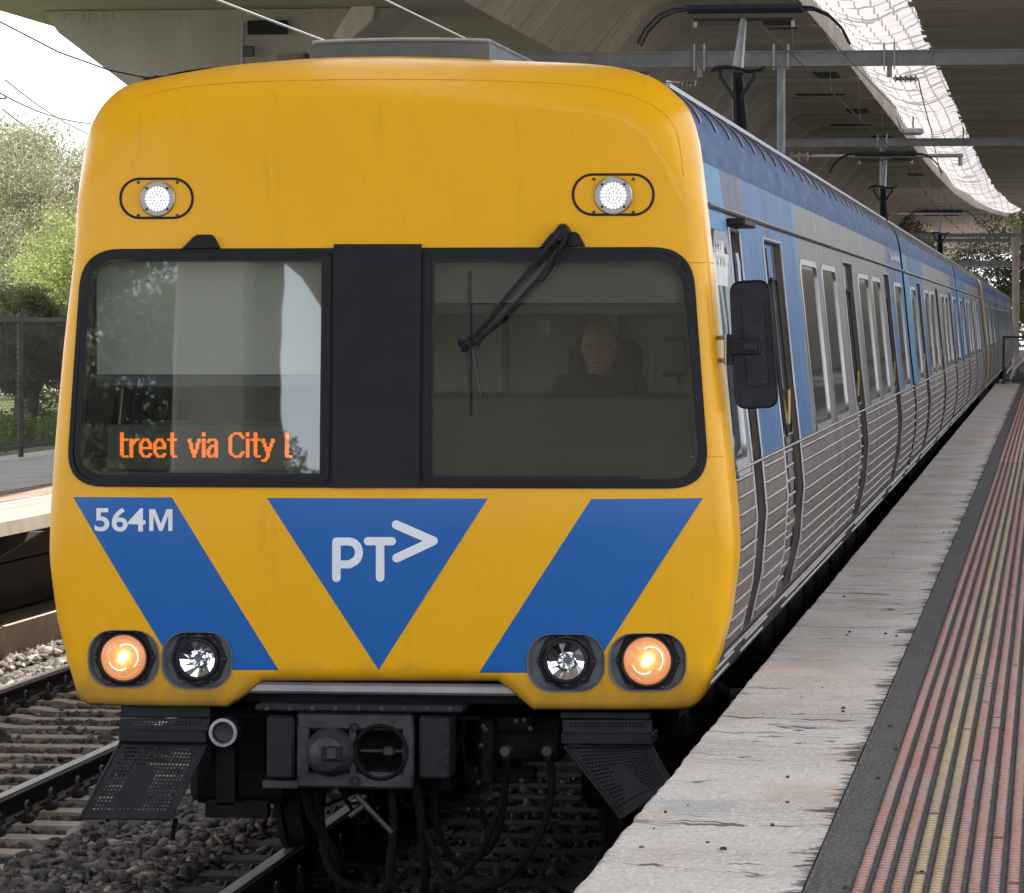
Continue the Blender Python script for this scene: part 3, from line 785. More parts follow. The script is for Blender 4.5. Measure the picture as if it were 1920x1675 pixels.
bands(car4, Y0 + 3 * CL, -.02, 1.3)
car5 = copy_tree(car2); car5.location.y = Y0 + 4 * CL; car5['label'] = 'fifth carriage back, small and distant, beyond the one that begins at the yellow band'
car6 = copy_tree(car3); car6.location.y = Y0 + 5 * CL; car6['label'] = 'last and most distant carriage at the far tail of the train'

# gangway bellows between carriages
for i, c_ in enumerate((car1, car2, car3, car4)):
    g = MB(); yb = Y0 + (i + 1) * CL - GAP
    for k in range(5):
        g.box((XC, yb + .05 + k * .1, 2.2), (1.5 - .06 * (k % 2), .07, 2.5 - .06 * (k % 2)), 'hose')
    g.build('gangway_bellows', c_)

# ---- nose of carriage one
holes = [glassL, glassR] + lampbox
mb, co, vv, nr = build_skin('cab_mask', OUT, holes, [(surround, 'black')] + [(c_, 'blue') for c_ in chev], car1)
# mask side: extrude the outline back
N = len(OUT); o0 = len(mb.v)
dO = [surf(x, z, 0.) for x, z in OUT]
for yb in (None, Y0 + .43):
    mb.v += [(x, (dO[i] if yb is None else yb), z) for i, (x, z) in enumerate(OUT)]
cx_, cz_ = XC, 2.2; nl = []
for i in range(N):
    t = OUTN[(i + 1) % N] - OUTN[i - 1]; nn = np.array([t[1], -t[0]]); nn /= np.linalg.norm(nn)
    if (OUTN[i] - np.array([cx_, cz_])) @ nn < 0: nn = -nn
    nl.append((nn[0], -.06, nn[1]))
nr = np.vstack([nr, np.array(nl), np.array(nl)]); yi = mb.m('yellow')
for i in range(N):
    j = (i + 1) % N; mb.f.append((o0 + i, o0 + j, o0 + N + j, o0 + N + i)); mb.mi.append(yi)
mask = finish_skin(mb, nr, 'cab_mask', car1)

def face_band(poly, off_in, off_out, width_in, mat, mb=None):
    """raised rim around polygon poly (x,z)"""
    mb = mb or MB(); A = np.array(sub(poly, .03)); T = np.roll(A, -1, 0) - np.roll(A, 1, 0); T /= np.linalg.norm(T, axis=1)[:, None]
    Nn = np.stack([T[:, 1], -T[:, 0]], 1); cen = A.mean(0)
    if ((cen - A) * Nn).sum() < 0: Nn = -Nn
    B = A + Nn * width_in; n_ = len(A)
    g = lambda Q, o_: [(q[0], surf(q[0], q[1]) - o_, q[1]) for q in Q]
    vs = g(A, off_in) + g(A, off_out) + g(B, off_out) + g(B, off_in - .03)
    mb.add(vs, [(r_ * n_ + i, r_ * n_ + (i + 1) % n_, (r_ + 1) * n_ + (i + 1) % n_, (r_ + 1) * n_ + i) for r_ in range(3) for i in range(n_)], mat); return mb
def grow(poly, k):
    A = np.array(poly); cen = A.mean(0); T = np.roll(A, -1, 0) - np.roll(A, 1, 0); T /= np.linalg.norm(T, axis=1)[:, None] + 1e-12
    Nn = np.stack([T[:, 1], -T[:, 0]], 1)
    if ((A - cen) * Nn).sum() < 0: Nn = -Nn
    return [tuple(q) for q in A + Nn * k]
# windscreens
ws = []
for gp in (glassL, glassR):
    fr = face_band(grow(gp, .035), .0, .014, .030, 'black'); face_band(grow(gp, .012), .002, .008, .02, 'blackmetal', fr)
    fo = fr.build('windscreen_frame', car1, smooth=True, ang=35)
    q = sub(gp, .08); b_ = [(x, Y0 + rake(1.95) + (rake(2.88) - rake(1.95)) * (z - 1.95) / .93 + .008, z) for x, z in grow(q, .004)]
    pn = MB(); pn.add(b_, [tuple(range(len(b_)))], 'glass'); po = pn.build('windscreen_pane', fo); ws.append(fo)
# rounded outer lip of the black surround
face_band(surround, -.002, .009, .022, 'black').build('rubber_surround', car1, smooth=True, ang=35)
# centre pillar panel
A = sub(pillarP, .1); f_ = MB()
q = [(x, surf(x, z) - .017, z) for x, z in pillarP]; q2 = [(x, surf(x, z) + .01, z) for x, z in pillarP]
f_.add(q + q2, [(0, 1, 2, 3), (0, 4, 5, 1), (1, 5, 6, 2), (2, 6, 7, 3), (3, 7, 4, 0)], 'pillar'); f_.build('centre_pillar', car1)
# wiper covers
def facepoly(px_pts, o1, o2, mat, mb=None, shrink=0.):
    mb = mb or MB(); P = U(px_pts); n_ = len(P); cx0 = sum(p[0] for p in P) / n_; cz0 = sum(p[1] for p in P) / n_
    Q = [(x + (cx0 - x) * shrink, z + (cz0 - z) * shrink) for x, z in P]
    vs = [(x, surf(x, z) + .01 - o1, z) for x, z in P] + [(x, surf(x, z) - o2 * .6, z) for x, z in P] + [(x, surf(x, z) - o2, z) for x, z in Q]
    mb.add(vs, [(i, (i + 1) % n_, n_ + (i + 1) % n_, n_ + i) for i in range(n_)] + [(n_ + i, n_ + (i + 1) % n_, 2 * n_ + (i + 1) % n_, 2 * n_ + i) for i in range(n_)] + [tuple(range(2 * n_, 3 * n_))], mat)
    return mb
wcL = facepoly([(340, 468), (364, 444), (371, 440), (396, 440), (402, 444), (414, 466)], 0, .03, 'black', shrink=.1).build('wiper_cover', car1)
wcR = facepoly([(1012, 465), (1034, 438), (1042, 435), (1080, 435), (1086, 440), (1098, 462)], 0, .035, 'black', shrink=.1).build('wiper_cover', car1)
# wiper
wp = MB(); F = lambda px, py, off: onface(px, py, off)
facepoly([(1040, 436), (1048, 424), (1052, 420), (1061, 420), (1066, 425), (1073, 436), (1068, 458), (1046, 458)], 0, .075, 'black', wp, .25)
wp.tube([F(1052, 440, .07), F(1000, 500, .06), F(930, 582, .045), F(890, 630, .035)], [.013, .010, .008, .006], 'blackmetal', 6)
wp.tube([F(1062, 452, .07), F(1015, 520, .06), F(940, 600, .045), F(886, 645, .035)], [.013, .010, .008, .006], 'blackmetal', 6)
wp.tube([F(1059, 446, .08), F(1050, 470, .08), F(1038, 505, .07), F(1022, 526, .06), F(1002, 530, .055)], .003, 'hose', 5)
for (a_, b_) in ((866, 642), (880, 648), (893, 641), (872, 652), (888, 634)): wp.tube([F(a_, b_ - 5, .05), F(a_, b_ + 5, .03)], .014, 'blackmetal', 8)
wpo = wp.build('wiper_arm', car1, smooth=True)
wb = MB(); wb.tube([F(881, 508, .022), F(880, 640, .026), F(882, 780, .02)], [.006, .009, .004], 'blackmetal', 6)
wb.tube([F(887, 655, .03), F(893, 690, .03), F(897, 712, .025), F(903, 742, .02)], .0025, 'coupler', 5)
wb.build('wiper_blade', wpo, smooth=True)

sm = MB()
for (pxa, pya, pxb) in ((1322, 492, 1345), (1363, 857, 1385)):
    z = unp(1300, pya)[1]; pts = []
    for k in range(10):
        w_ = hw(z) - .16 * (1 - k / 9.); pts.append((XC + w_, surf(XC + w_, z) - .0008, z))
    sm = MB(); sm.tube(pts + [(XC + hw(z) + .0008, Y0 + .42, z)], .0022, 'yellow', 4)
    sm.build('panel_seam', car1, smooth=True)
sm = MB(); sm.tube([tuple(onface(px_, py_, .0002)) for px_, py_ in crom([(262, 180), (320, 165), (420, 155), (560, 150), (738, 148), (900, 150), (1040, 156), (1130, 166), (1200, 186), (1245, 215), (1268, 255), (1280, 330)], 4)], .0010, 'seam', 4)
sm.build('panel_seam', car1, smooth=True)
# lamps
def lamp(cx, cy, r_px, box, lit):
    x, z = unp(cx, cy); y = surf(x, z); r = r_px / 424.
    hs = MB()
    # recess: bezel funnel from the opening back to a plate
    A = sub(grow(box, -.0005), .02); n_ = len(A); ca = np.mean(A, 0)
    ring = lambda k, o_: [((q[0] - ca[0]) * k + ca[0], surf(q[0], q[1]) + o_, (q[1] - ca[1]) * k + ca[1]) for q in A]
    vs = ring(1.005, -.006) + ring(.985, -.006) + ring(.93, .05) + ring(.90, .055)
    hs.add(vs, [(r_ * n_ + i, r_ * n_ + (i + 1) % n_, (r_ + 1) * n_ + (i + 1) % n_, (r_ + 1) * n_ + i) for r_ in range(3) for i in range(n_)] + [tuple(3 * n_ + i for i in range(n_))], 'bezel')
    hs.lathe([(r * 1.62, .054), (r * 1.60, .040), (r * 1.40, .036), (r * 1.38, .05)], (x, y, z), 'blackmetal', 8)
    for q in range(6):
        a = q * PI / 3; hs.lathe([(.001, .026), (.008, .028), (.009, .045)], (x + r * 1.5 * math.cos(a), y, z + r * 1.5 * math.sin(a)), 'coupler', 8)
    ho = hs.build('headlight', car1, smooth=True, ang=30)
    rm = MB(); rm.lathe([(r * 1.24, .05), (r * 1.24, .018), (r * 1.18, .006), (r * 1.08, .004), (r * 1.0, .012), (r * .99, .03)], (x, y, z), 'litrim' if lit else 'blackmetal', 40)
    if not lit: rm.build('rim', ho, smooth=True)
    else:
        rm2 = MB(); rm2.lathe([(r * 1.34, .05), (r * 1.34, .02), (r * 1.26, .010), (r * 1.22, .012)], (x, y, z), 'blackmetal', 40); rm2.build('rim', ho, smooth=True)
        rm = MB(); rm.lathe([(r * 1.16, .03), (r * 1.15, .010), (r * 1.02, .006), (r * .985, .012)], (x, y, z), 'litrim', 40); rm.build('glowing_rim', ho, smooth=True)
    if lit:
        ln_ = MB(); prof = [(r * k, .014 - .012 * math.sqrt(max(0, 1 - k * k))) for k in (1.0, .85, .7, .5, .3, .12, .001)]
        ln_.lathe(prof, (x, y, z), 'litglass', 32); ln_.build('lens', ho, smooth=True)
        for (a0, a1, rr_, off) in ((.3, 2.2, .62, .2), (3.4, 5.4, .55, -.15), (5.5, 7.2, .7, .1)):
            w_ = MB(); w_.tube([(x + r * (off + rr_ * math.cos(a0 + (a1 - a0) * k / 8)), y + .0, z + r * (off * .5 + rr_ * math.sin(a0 + (a1 - a0) * k / 8))) for k in range(9)], .0016, 'led_white', 5); w_.build('filament', ho, smooth=True)
        bl = MB(); a = math.radians(52); d_ = Vector((math.cos(a), 0, math.sin(a)))
        p0 = Vector((x + .0, y - .004, z)); bl.tube([p0 - d_ * r * .26, p0 - d_ * r * .1, p0 + d_ * r * .15, p0 + d_ * r * .32], [r * .10, r * .17, r * .22, r * .17], 'bulb', 10); bl.build('bulb', ho, smooth=True)
    else:
        rf = MB(); nseg = 16
        vs = []; fs = []
        radii = [(.99, .014), (.45, .045), (.42, .036), (.12, .062), (.001, .05)]
        rr_ = random.Random(int(cx))
        for i, (k, h_) in enumerate(radii):
            for q in range(nseg):
                a = 2 * PI * q / nseg + (.1 if i else 0); vs.append((x + r * k * math.cos(a), y + h_ + rr_.uniform(-.006, .006) * (i > 0 and i < 4), z + r * k * math.sin(a)))
        for i in range(len(radii) - 1):
            for q in range(nseg): fs.append((i * nseg + q, i * nseg + (q + 1) % nseg, (i + 1) * nseg + (q + 1) % nseg, (i + 1) * nseg + q))
        rf.add(vs, fs, 'facet'); rf.build('reflector', ho)
    return ho
lamp(228, 1235, 37, lampbox[0], True); lamp(368, 1237, 34, lampbox[1], False)
lamp(1060, 1241, 35, lampbox[2], False); lamp(1212, 1241, 38, lampbox[3], True)
# marker lights up top
for (cx, cy, r_, mk) in ((295, 373, 34, mark[0]), (1150, 367, 36, mark[1])):
    ho = MB(); face_band(mk, -.001, .004, .011, 'black', ho)
    pl = grow(mk, -.010); pts = [(x, surf(x, z) - .0015, z) for x, z in sub(pl, .05)]; ho.add(pts, [tuple(range(len(pts)))], 'yellow')
    for (dx, dy) in ((-1, -1), (1, -1), (-1, 1), (1, 1)):
        x, z = unp(cx + dx * 37, cy + dy * 31); ho.lathe([(.008, .002), (.007, -.006), (.001, -.007)], (x, surf(x, z), z), 'coupler', 8)
    hh = ho.build('marker_light', car1, smooth=True, ang=30)
    x, z = unp(cx, cy); y = surf(x, z); r = r_ / 424.
    bd = MB(); bd.lathe([(r, .0), (r, -.012), (r * .94, -.018), (r * .72, -.018)], (x, y, z), 'alu', 36); bd.lathe([(r * .72, -.018), (r * .68, -.010), (.001, -.010)], (x, y, z), 'alu_dull', 36)
    for q in range(4):
        a = PI / 4 + q * PI / 2; bd.lathe([(.006, -.018), (.006, -.022), (.001, -.022)], (x + r * .82 * math.cos(a), y, z + r * .82 * math.sin(a)), 'blackmetal', 8)
    bdo = bd.build('lamp_body', hh, smooth=True, ang=30)
    le = MB()
    for ring_, cnt in ((0, 1), (.17, 6), (.33, 12), (.49, 18), (.62, 22)):
        for q in range(cnt):
            a = 2 * PI * q / cnt; le.lathe([(r * .072, -.010), (r * .06, -.015), (.0005, -.017)], (x + r * ring_ * math.cos(a), y, z + r * ring_ * math.sin(a)), 'led_white', 8)
    le.build('lens', hh, smooth=True)

# lettering
def text_polys(txt, size, bold=0.):
    cu = bpy.data.curves.new('t', 'FONT'); cu.body = txt; cu.size = size; cu.offset = bold; cu.resolution_u = 6
    ob = bpy.data.objects.new('t', cu); C.objects.link(ob); dg = bpy.context.evaluated_depsgraph_get()
    me = bpy.data.meshes.new_from_object(ob.evaluated_get(dg)); vs = [tuple(v.co) for v in me.vertices]; fs = [tuple(p.vertices) for p in me.polygons]
    bpy.data.objects.remove(ob); bpy.data.curves.remove(cu); bpy.data.meshes.remove(me); return vs, fs
def face_text(txt, px0, py0, px1, py1, mat, name, parent, off=.004, bold=.0):
    vs, fs = text_polys(txt, 1., bold); xs = [v[0] for v in vs]; ys = [v[1] for v in vs]
    a = unp(px0, py1); b = unp(px1, py0)
    out = []
    for v in vs:
        x = a[0] + (v[0] - min(xs)) / (max(xs) - min(xs)) * (b[0] - a[0]); z = a[1] + (v[1] - min(ys)) / (max(ys) - min(ys)) * (b[1] - a[1])
        out.append((x, surf(x, z) - off, z))
    mb = MB(); mb.add(out, fs, mat); return mb.build(name, parent)
fn_ = face_text('564', 175, 953, 272, 997, 'white', 'fleet_number', car1, bold=.02)
q = MB(); mp_ = lambda L_: [(lambda xz: (xz[0], surf(*xz) - .004, xz[1]))(unp(*p)) for p in L_]
q.add(mp_([(279, 996), (279, 955), (290, 955), (301, 982), (312, 955), (323, 955), (323, 996), (315, 996), (315, 967), (304, 996), (298, 996), (287, 967), (287, 996)]), [(0, 1, 2, 11, 12), (2, 3, 10, 11), (3, 4, 8, 9, 10), (4, 5, 6, 7, 8)], 'white'); q.build('fleet_letter', car1)
# logo: P T > drawn as rounded strokes
def stroke(px_pts, wpx, off, mb):
    """outline of a fat polyline with round ends, as one polygon"""
    P = [Vector(p) for p in px_pts]; h_ = wpx / 2; left = []; right = []
    for i, p in enumerate(P):
        if i == 0: t = (P[1] - P[0]).normalized(); n_ = Vector((-t.y, t.x)); s_ = 1
        elif i == len(P) - 1: t = (P[-1] - P[-2]).normalized(); n_ = Vector((-t.y, t.x)); s_ = 1
        else:
            t1 = (p - P[i - 1]).normalized(); t2 = (P[i + 1] - p).normalized(); n_ = (Vector((-t1.y, t1.x)) + Vector((-t2.y, t2.x))).normalized(); s_ = 1 / max(.45, n_.dot(Vector((-t1.y, t1.x))))
        left.append(p + n_ * h_ * s_); right.append(p - n_ * h_ * s_)
    def cap(c, t): 
        a0 = math.atan2(t.x, -t.y) # direction of left normal
        base_ = math.atan2(t.y, t.x); return [c + Vector((math.cos(base_ + PI / 2 - PI * k / 8), math.sin(base_ + PI / 2 - PI * k / 8))) * h_ for k in range(1, 8)]
    tE = (P[-1] - P[-2]).normalized(); tS = (P[0] - P[1]).normalized()
    def quadstrip():
        n_ = len(P); fs_ = [(i, i + 1, n_ + i + 1, n_ + i) for i in range(n_ - 1)]; return left + right, fs_
    vs, fs_ = quadstrip(); n_ = len(P)
    ce = cap(P[-1], tE); cs = cap(P[0], tS); b_ = len(vs); vs = vs + ce; fs_.append(tuple([n_ - 1] + list(range(b_, b_ + len(ce))) + [2 * n_ - 1]))
    b_ = len(vs); vs = vs + cs; fs_.append(tuple([n_] + list(range(b_, b_ + len(cs))) + [0]))
    out = []
    for v in vs:
        x, z = unp(v.x, v.y); out.append((x, surf(x, z) - off, z))
    mb.add(out, fs_, 'white')
lg = MB()
arc = [(631 + 24, 1015.5)] + [(655 + 18.5 * math.sin(a), 1036 - 20.5 * math.cos(a)) for a in [PI * k / 10 for k in range(1, 10)]] + [(655, 1058.5)]
stroke([(631, 1083.5), (631, 1016)], 16, .003, lg); stroke([(631, 1015.5)] + arc + [(634, 1058.5)], 15, .0042, lg)
stroke([(690, 1015), (735, 1015)], 15.5, .003, lg); stroke([(713, 1018), (713, 1083)], 16, .0042, lg)
stroke([(743, 984), (813, 1014.5)], 16.5, .003, lg); stroke([(744, 1046.5), (813, 1014.5)], 16.5, .0042, lg)
lg.build('operator_logo', car1)

# destination display: dot matrix bitmap, drawn as separate lit dots
GL = {'t': ["..##..", "..##..", "..##..", "######", "..##..", "..##..", "..##..", "..##..", "..##..", "..##..", "..##..", "...###"],
 'T': ["##....", "##....", "##....", "#####.", "##....", "##....", "##....", "##....", "##....", "##....", "##....", ".####."],
 'r': ["", "", "", "##.###", "####..", "###...", "##....", "##....", "##....", "##....", "##....", "##...."],
 'e': ["", "", "", "..####..", ".##..##.", "##....##", "##....##", "########", "##......", "##......", ".##...##", "..#####."],
 'v': ["", "", "", "##....##", "##....##", ".##..##.", ".##..##.", ".##..##.", "..####..", "..####..", "...##...", "...##..."],
 'i': ["##", "##", "", "##", "##", "##", "##", "##", "##", "##", "##", "##"],
 'a': ["", "", "", ".#####.", "##...##", ".....##", "..#####", ".##..##", "##...##", "##...##", "##..###", ".###.##"],
 'C': ["...#####..", ".##....##.", "##......##", "##........", "##........", "##........", "##........", "##........", "##........", "##......##", ".##....##.", "...#####.."],
 'y': ["", "", "", "##....##", "##....##", ".##..##.", ".##..##.", "..####..", "..####..", "...##...", "...##...", "...##...", "..##....", "###....."],
 'l': ["##", "##", "##", "##", "##", "##", "##", "##", "##", "##", "##", "####"], ' ': ["....."]}
cols = []; xcur = 0; dots = []
for ch in "Treet via City l":
    g_ = GL[ch]; w_ = max(len(r_) for r_ in g_)
    for j, r_ in enumerate(g_):
        for i_, c_ in enumerate(r_):
            if c_ == '#': dots.append((xcur + i_, j))
    xcur += w_ + (1 if ch not in 'Tr' else 0)
tw = xcur; dm = MB(); YD = Y0 + .16
for (i_, j) in dots:
    for jj in (0, .5):
        px = 226 + (550 - 226) * (i_ + .5) / tw; py = 811 + (858 - 811) * (j + jj + .25) / 12
        p = at(px, py, YD); w_ = .0050; h_ = .0026
        dm.add([(p.x - w_, YD - .003, p.z - h_), (p.x + w_, YD - .003, p.z - h_), (p.x + w_, YD - .003, p.z + h_), (p.x - w_, YD - .003, p.z + h_)], [(0, 1, 2, 3)], 'led_orange')
db = MB(); a_ = at(200, 796, YD); b_ = at(585, 884, YD); db.box(((a_.x + b_.x) / 2, YD + .03, (a_.z + b_.z) / 2), (b_.x - a_.x, .058, a_.z - b_.z), 'desk', bev=.006)
dbo = db.build('destination_display', car1); dm.build('lit_text', dbo)

# ---- cab interior (parts of carriage one)
cb = MB(); zf, zc = 1.2, 3.35; yb_ = Y0 + 1.98
cb.box((XC, yb_ + .03, (zf + 3.3) / 2), (2.6, .04, 3.3 - zf), 'cabwall')
cb.box((XC, Y0 + 1.2, 3.32), (2.5, 1.5, .03), 'cabwall'); cb.box((XC, Y0 + 1.1, zf - .02), (2.7, 1.7, .04), 'desk')
for s_ in (-1, 1): cb.box((XC + s_ * 1.33, Y0 + 1.1, 1.6), (.02, 1.6, .72), 'cabwall')
for xx in (-3.35, -2.62, -2.05): cb.box((xx, yb_ - .005, 2.2), (.03, .03, 1.95), 'blindbar')

cb.box((-2.42, yb_ - .05, 2.60), (.05, .02, .07), 'paper'); cb.box((-1.72, yb_ - .05, 2.60), (.035, .02, .13), 'paper'); cb.box((-2.62, yb_ - .06, 2.0), (.26, .03, .17), 'blind')
cb.build('cab_interior', car1)
for (p0, p1, yb2) in (((176, 470), (612, 703), .15), ((806, 470), (1300, 568), .15)):
    bl = MB(); a_ = at(*p0, Y0 + yb2); b_ = at(*p1, Y0 + yb2); bl.box(((a_.x + b_.x) / 2, Y0 + yb2 + .06, (a_.z + b_.z) / 2), (b_.x - a_.x, .012, a_.z - b_.z), 'blind')
    bo = bl.build('sun_blind', car1)
    bb = MB(); bb.box(((a_.x + b_.x) / 2, Y0 + yb2 + .055, b_.z - .03), (b_.x - a_.x + .02, .05, .058), 'blindbar', bev=.008); bb.build('blind_bar', bo)
dk = MB(); a_ = at(806, 738, Y0 + .35); 
dk.box((XC + .72, Y0 + .5, (a_.z + 1.2) / 2), (1.28, .3, a_.z - 1.2), 'desk', bev=.02)
dk.box((XC - .65, Y0 + .42, 1.2 + .47), (1.3, .3, .95), 'desk', bev=.02)
dk.box((XC - .62, Y0 + .62, 2.15), (1.2, .04, .045), 'blindbar')
dk.box((-1.66, Y0 + .55, 2.47), (.13, .2, .18), 'desk', bev=.02); dk.box((-1.76, Y0 + .5, 2.40), (.015, .03, .14), 'blindbar'); dk.box((-1.66, Y0 + .55, 2.34), (.03, .04, .1), 'desk')
dk.build('driver_desk', car1)
st_ = MB(); st_.box((-2.05, Y0 + 1.20, 2.30), (.34, .12, .50), 'seatback', bev=.05); st_.box((-2.03, Y0 + 1.05, 1.75), (.46, .5, .12), 'seatback', bev=.04); st_.cyl((-2.03, Y0 + 1.05, 1.2), (-2.03, Y0 + 1.05, 1.72), .06, 'desk'); st_.build('driver_seat', car1)

# driver (own thing): head sculpted from a sphere, body grown from a skinned skeleton
def person(loc, label):
    root = None
    hx_, hy_, hz_ = loc; S_ = 1.
    nu, nv = 40, 32; vs = []; fs = []
    for j in range(nv + 1):
        v = j / nv * PI
        for i in range(nu):
            u = i / nu * 2 * PI
            x = math.sin(v) * math.sin(u); y = -math.sin(v) * math.cos(u); z = math.cos(v)
            X_, Y_, Z_ = x * .084, y * .102, z * .130
            jaw = max(0, -z); X_ *= 1 - .20 * jaw ** 2; Y_ *= 1 - .12 * jaw
            if y < -.1:
                fr = -y
                nose = math.exp(-((x * 1.0) / .16) ** 2) * math.exp(-((z + .12) / .20) ** 2); Y_ -= .030 * nose * fr
                tip = math.exp(-(x / .13) ** 2) * math.exp(-((z + .26) / .09) ** 2); Y_ -= .012 * tip
                for sx in (-1, 1):
                    eye = math.exp(-((x - sx * .38) / .17) ** 2) * math.exp(-((z - .04) / .10) ** 2); Y_ += .020 * eye
                    brow = math.exp(-((x - sx * .36) / .25) ** 2) * math.exp(-((z - .19) / .07) ** 2); Y_ -= .012 * brow
                    chk = math.exp(-((x - sx * .45) / .2) ** 2) * math.exp(-((z + .3) / .16) ** 2); Y_ -= .005 * chk
                mo = math.exp(-(x / .28) ** 2) * math.exp(-((z + .53) / .045) ** 2); Y_ += .012 * mo
                lp = math.exp(-(x / .24) ** 2) * (math.exp(-((z + .47) / .04) ** 2) + math.exp(-((z + .60) / .04) ** 2)); Y_ -= .008 * lp
                ch = math.exp(-(x / .25) ** 2) * math.exp(-((z + .82) / .1) ** 2); Y_ -= .010 * ch
            vs.append((X_, Y_, Z_))
    for j in range(nv):
        for i in range(nu): fs.append((j * nu + i, j * nu + (i + 1) % nu, (j + 1) * nu + (i + 1) % nu, (j + 1) * nu + i))
    hm = MB(); hm.add([(hx_ + a, hy_ + b, hz_ + c) for a, b, c in vs], fs, 'skin')
    for sx in (-1, 1):   # ears
        ev = []
        for k in range(10):
            a = k / 10 * 2 * PI; ev.append((hx_ + sx * (.078 + .010), hy_ + .01 + .018 * math.cos(a), hz_ + .0 + .032 * math.sin(a)))
        for k in range(10):
            a = k / 10 * 2 * PI; ev.append((hx_ + sx * .066, hy_ + .005 + .014 * math.cos(a), hz_ + .026 * math.sin(a)))
        hm.add(ev, [tuple(range(10))] + [(k, (k + 1) % 10, 10 + (k + 1) % 10, 10 + k) for k in range(10)], 'skin')
    # neck
    hm.tube([(hx_, hy_ + .015, hz_ - .06), (hx_, hy_ + .03, hz_ - .13), (hx_, hy_ + .04, hz_ - .20)], [.055, .055, .068], 'skin', 16)
    sk = [((0, .05, -.62), .15), ((0, .05, -.42), .15), ((0, .04, -.26), .13), ((0, .04, -.19), .075),
          ((.17, .05, -.24), .065), ((.23, .0, -.44), .05), ((.20, -.20, -.50), .04), ((.16, -.30, -.46), .028),
          ((-.17, .05, -.24), .065), ((-.23, .0, -.44), .05), ((-.20, -.20, -.50), .04), ((-.16, -.30, -.46), .028),
          ((.11, -.05, -.66), .09), ((.13, -.42, -.66), .07), ((.13, -.45, -1.05), .05), ((-.11, -.05, -.66), .09), ((-.13, -.42, -.66), .07), ((-.13, -.45, -1.05), .05)]
    ed = [(0, 1), (1, 2), (2, 3), (2, 4), (4, 5), (5, 6), (6, 7), (2, 8), (8, 9), (9, 10), (10, 11), (0, 12), (12, 13), (13, 14), (0, 15), (15, 16), (16, 17)]
    me = bpy.data.meshes.new('person'); me.from_pydata([(hx_ + a, hy_ + b, hz_ + c + (.07 if c > -.5 else 0)) for (a, b, c), _ in sk], ed, [])
    ob = bpy.data.objects.new('tmp', me); C.objects.link(ob); md = ob.modifiers.new('s', 'SKIN'); ob.modifiers.new('u', 'SUBSURF').levels = 2
    for i, (_, r) in enumerate(sk): me.skin_vertices[0].data[i].radius = (r, r * (.8 if i < 3 else 1))
    me.skin_vertices[0].data[0].use_root = True
    dg = bpy.context.evaluated_depsgraph_get(); m2 = bpy.data.meshes.new_from_object(ob.evaluated_get(dg))
    jv = [tuple(v.co) for v in m2.vertices]; jf = [tuple(p.vertices) for p in m2.polygons]; bpy.data.objects.remove(ob); bpy.data.meshes.remove(me)
    # hands: palm plus five fingers
    for sx in (-1, 1):
        w = Vector((hx_ + sx * .155, hy_ - .31, hz_ - .385)); hm.box(w + Vector((0, -.045, 0)), (.075, .09, .026), 'skin', bev=.012)
        for q in range(4):
            fx = w.x + (-.028 + q * .0187); l_ = (.062, .072, .068, .052)[q]
            hm.tube([(fx, w.y - .085, w.z), (fx, w.y - .085 - l_ * .5, w.z - .004), (fx, w.y - .085 - l_ * .8, w.z - .022), (fx, w.y - .085 - l_ * .85, w.z - .036)], [.0085, .008, .0075, .006], 'skin', 8)
        hm.tube([(w.x - sx * .036, w.y - .02, w.z), (w.x - sx * .055, w.y - .05, w.z - .008), (w.x - sx * .058, w.y - .082, w.z - .012)], [.011, .0095, .007], 'skin', 8)
    body = hm.build('person', None, smooth=True, ang=60, loc=(hx_, hy_, 1.2))
    tag(body, label, 'person')
    jb = MB(); jb.add(jv, jf, 'jacket'); jb.build('navy_jacket', body, smooth=True, ang=80)
    hr = MB(); sub_ = [(a * 1.035, b * 1.035, c * 1.03) for a, b, c in vs]
    ff = [f for f in fs if all((sub_[i][1] > -.005 and -.06 < sub_[i][2] < .075) for i in f)]
    hr.add([(hx_ + a, hy_ + b, hz_ + c) for a, b, c in sub_], ff, 'hairgrey'); hr.build('hair', body, smooth=True)
    gl = MB()
    for sx in (-1, 1):
        gl.tube([(hx_ + sx * .020, hy_ - .080, hz_ + .004), (hx_ + sx * .032, hy_ - .083, hz_ + .007), (hx_ + sx * .044, hy_ - .078, hz_ + .003)], [.001, .0042, .001], 'seatback', 6)
        pass
    gl.tube([(hx_ - .026, hy_ - .088, hz_ - .070), (hx_, hy_ - .096, hz_ - .068), (hx_ + .026, hy_ - .088, hz_ - .072)], [.001, .003, .001], 'browtone', 6)
    for sx in (-1, 1):
        cx_ = hx_ + sx * .031; gl.tube([(cx_ + .026 * math.cos(a), hy_ - .094, hz_ + .006 + .013 * math.sin(a)) for a in [2 * PI * k / 14 for k in range(14)]], .0014, 'black', 5, closed=True)
        gl.tube([(hx_ + sx * .057, hy_ - .092, hz_ + .008), (hx_ + sx * .082, hy_ + .0, hz_ + .008)], .002, 'black', 5)
    gl.tube([(hx_ - .006, hy_ - .096, hz_ + .008), (hx_ + .006, hy_ - .096, hz_ + .008)], .002, 'black', 5); gl.build('spectacles', body)
    return body
hp = at(1124, 652, Y0 + 1.02)
person((hp.x, hp.y, hp.z), 'bald driver in a dark navy jacket and glasses seated behind the windscreen')

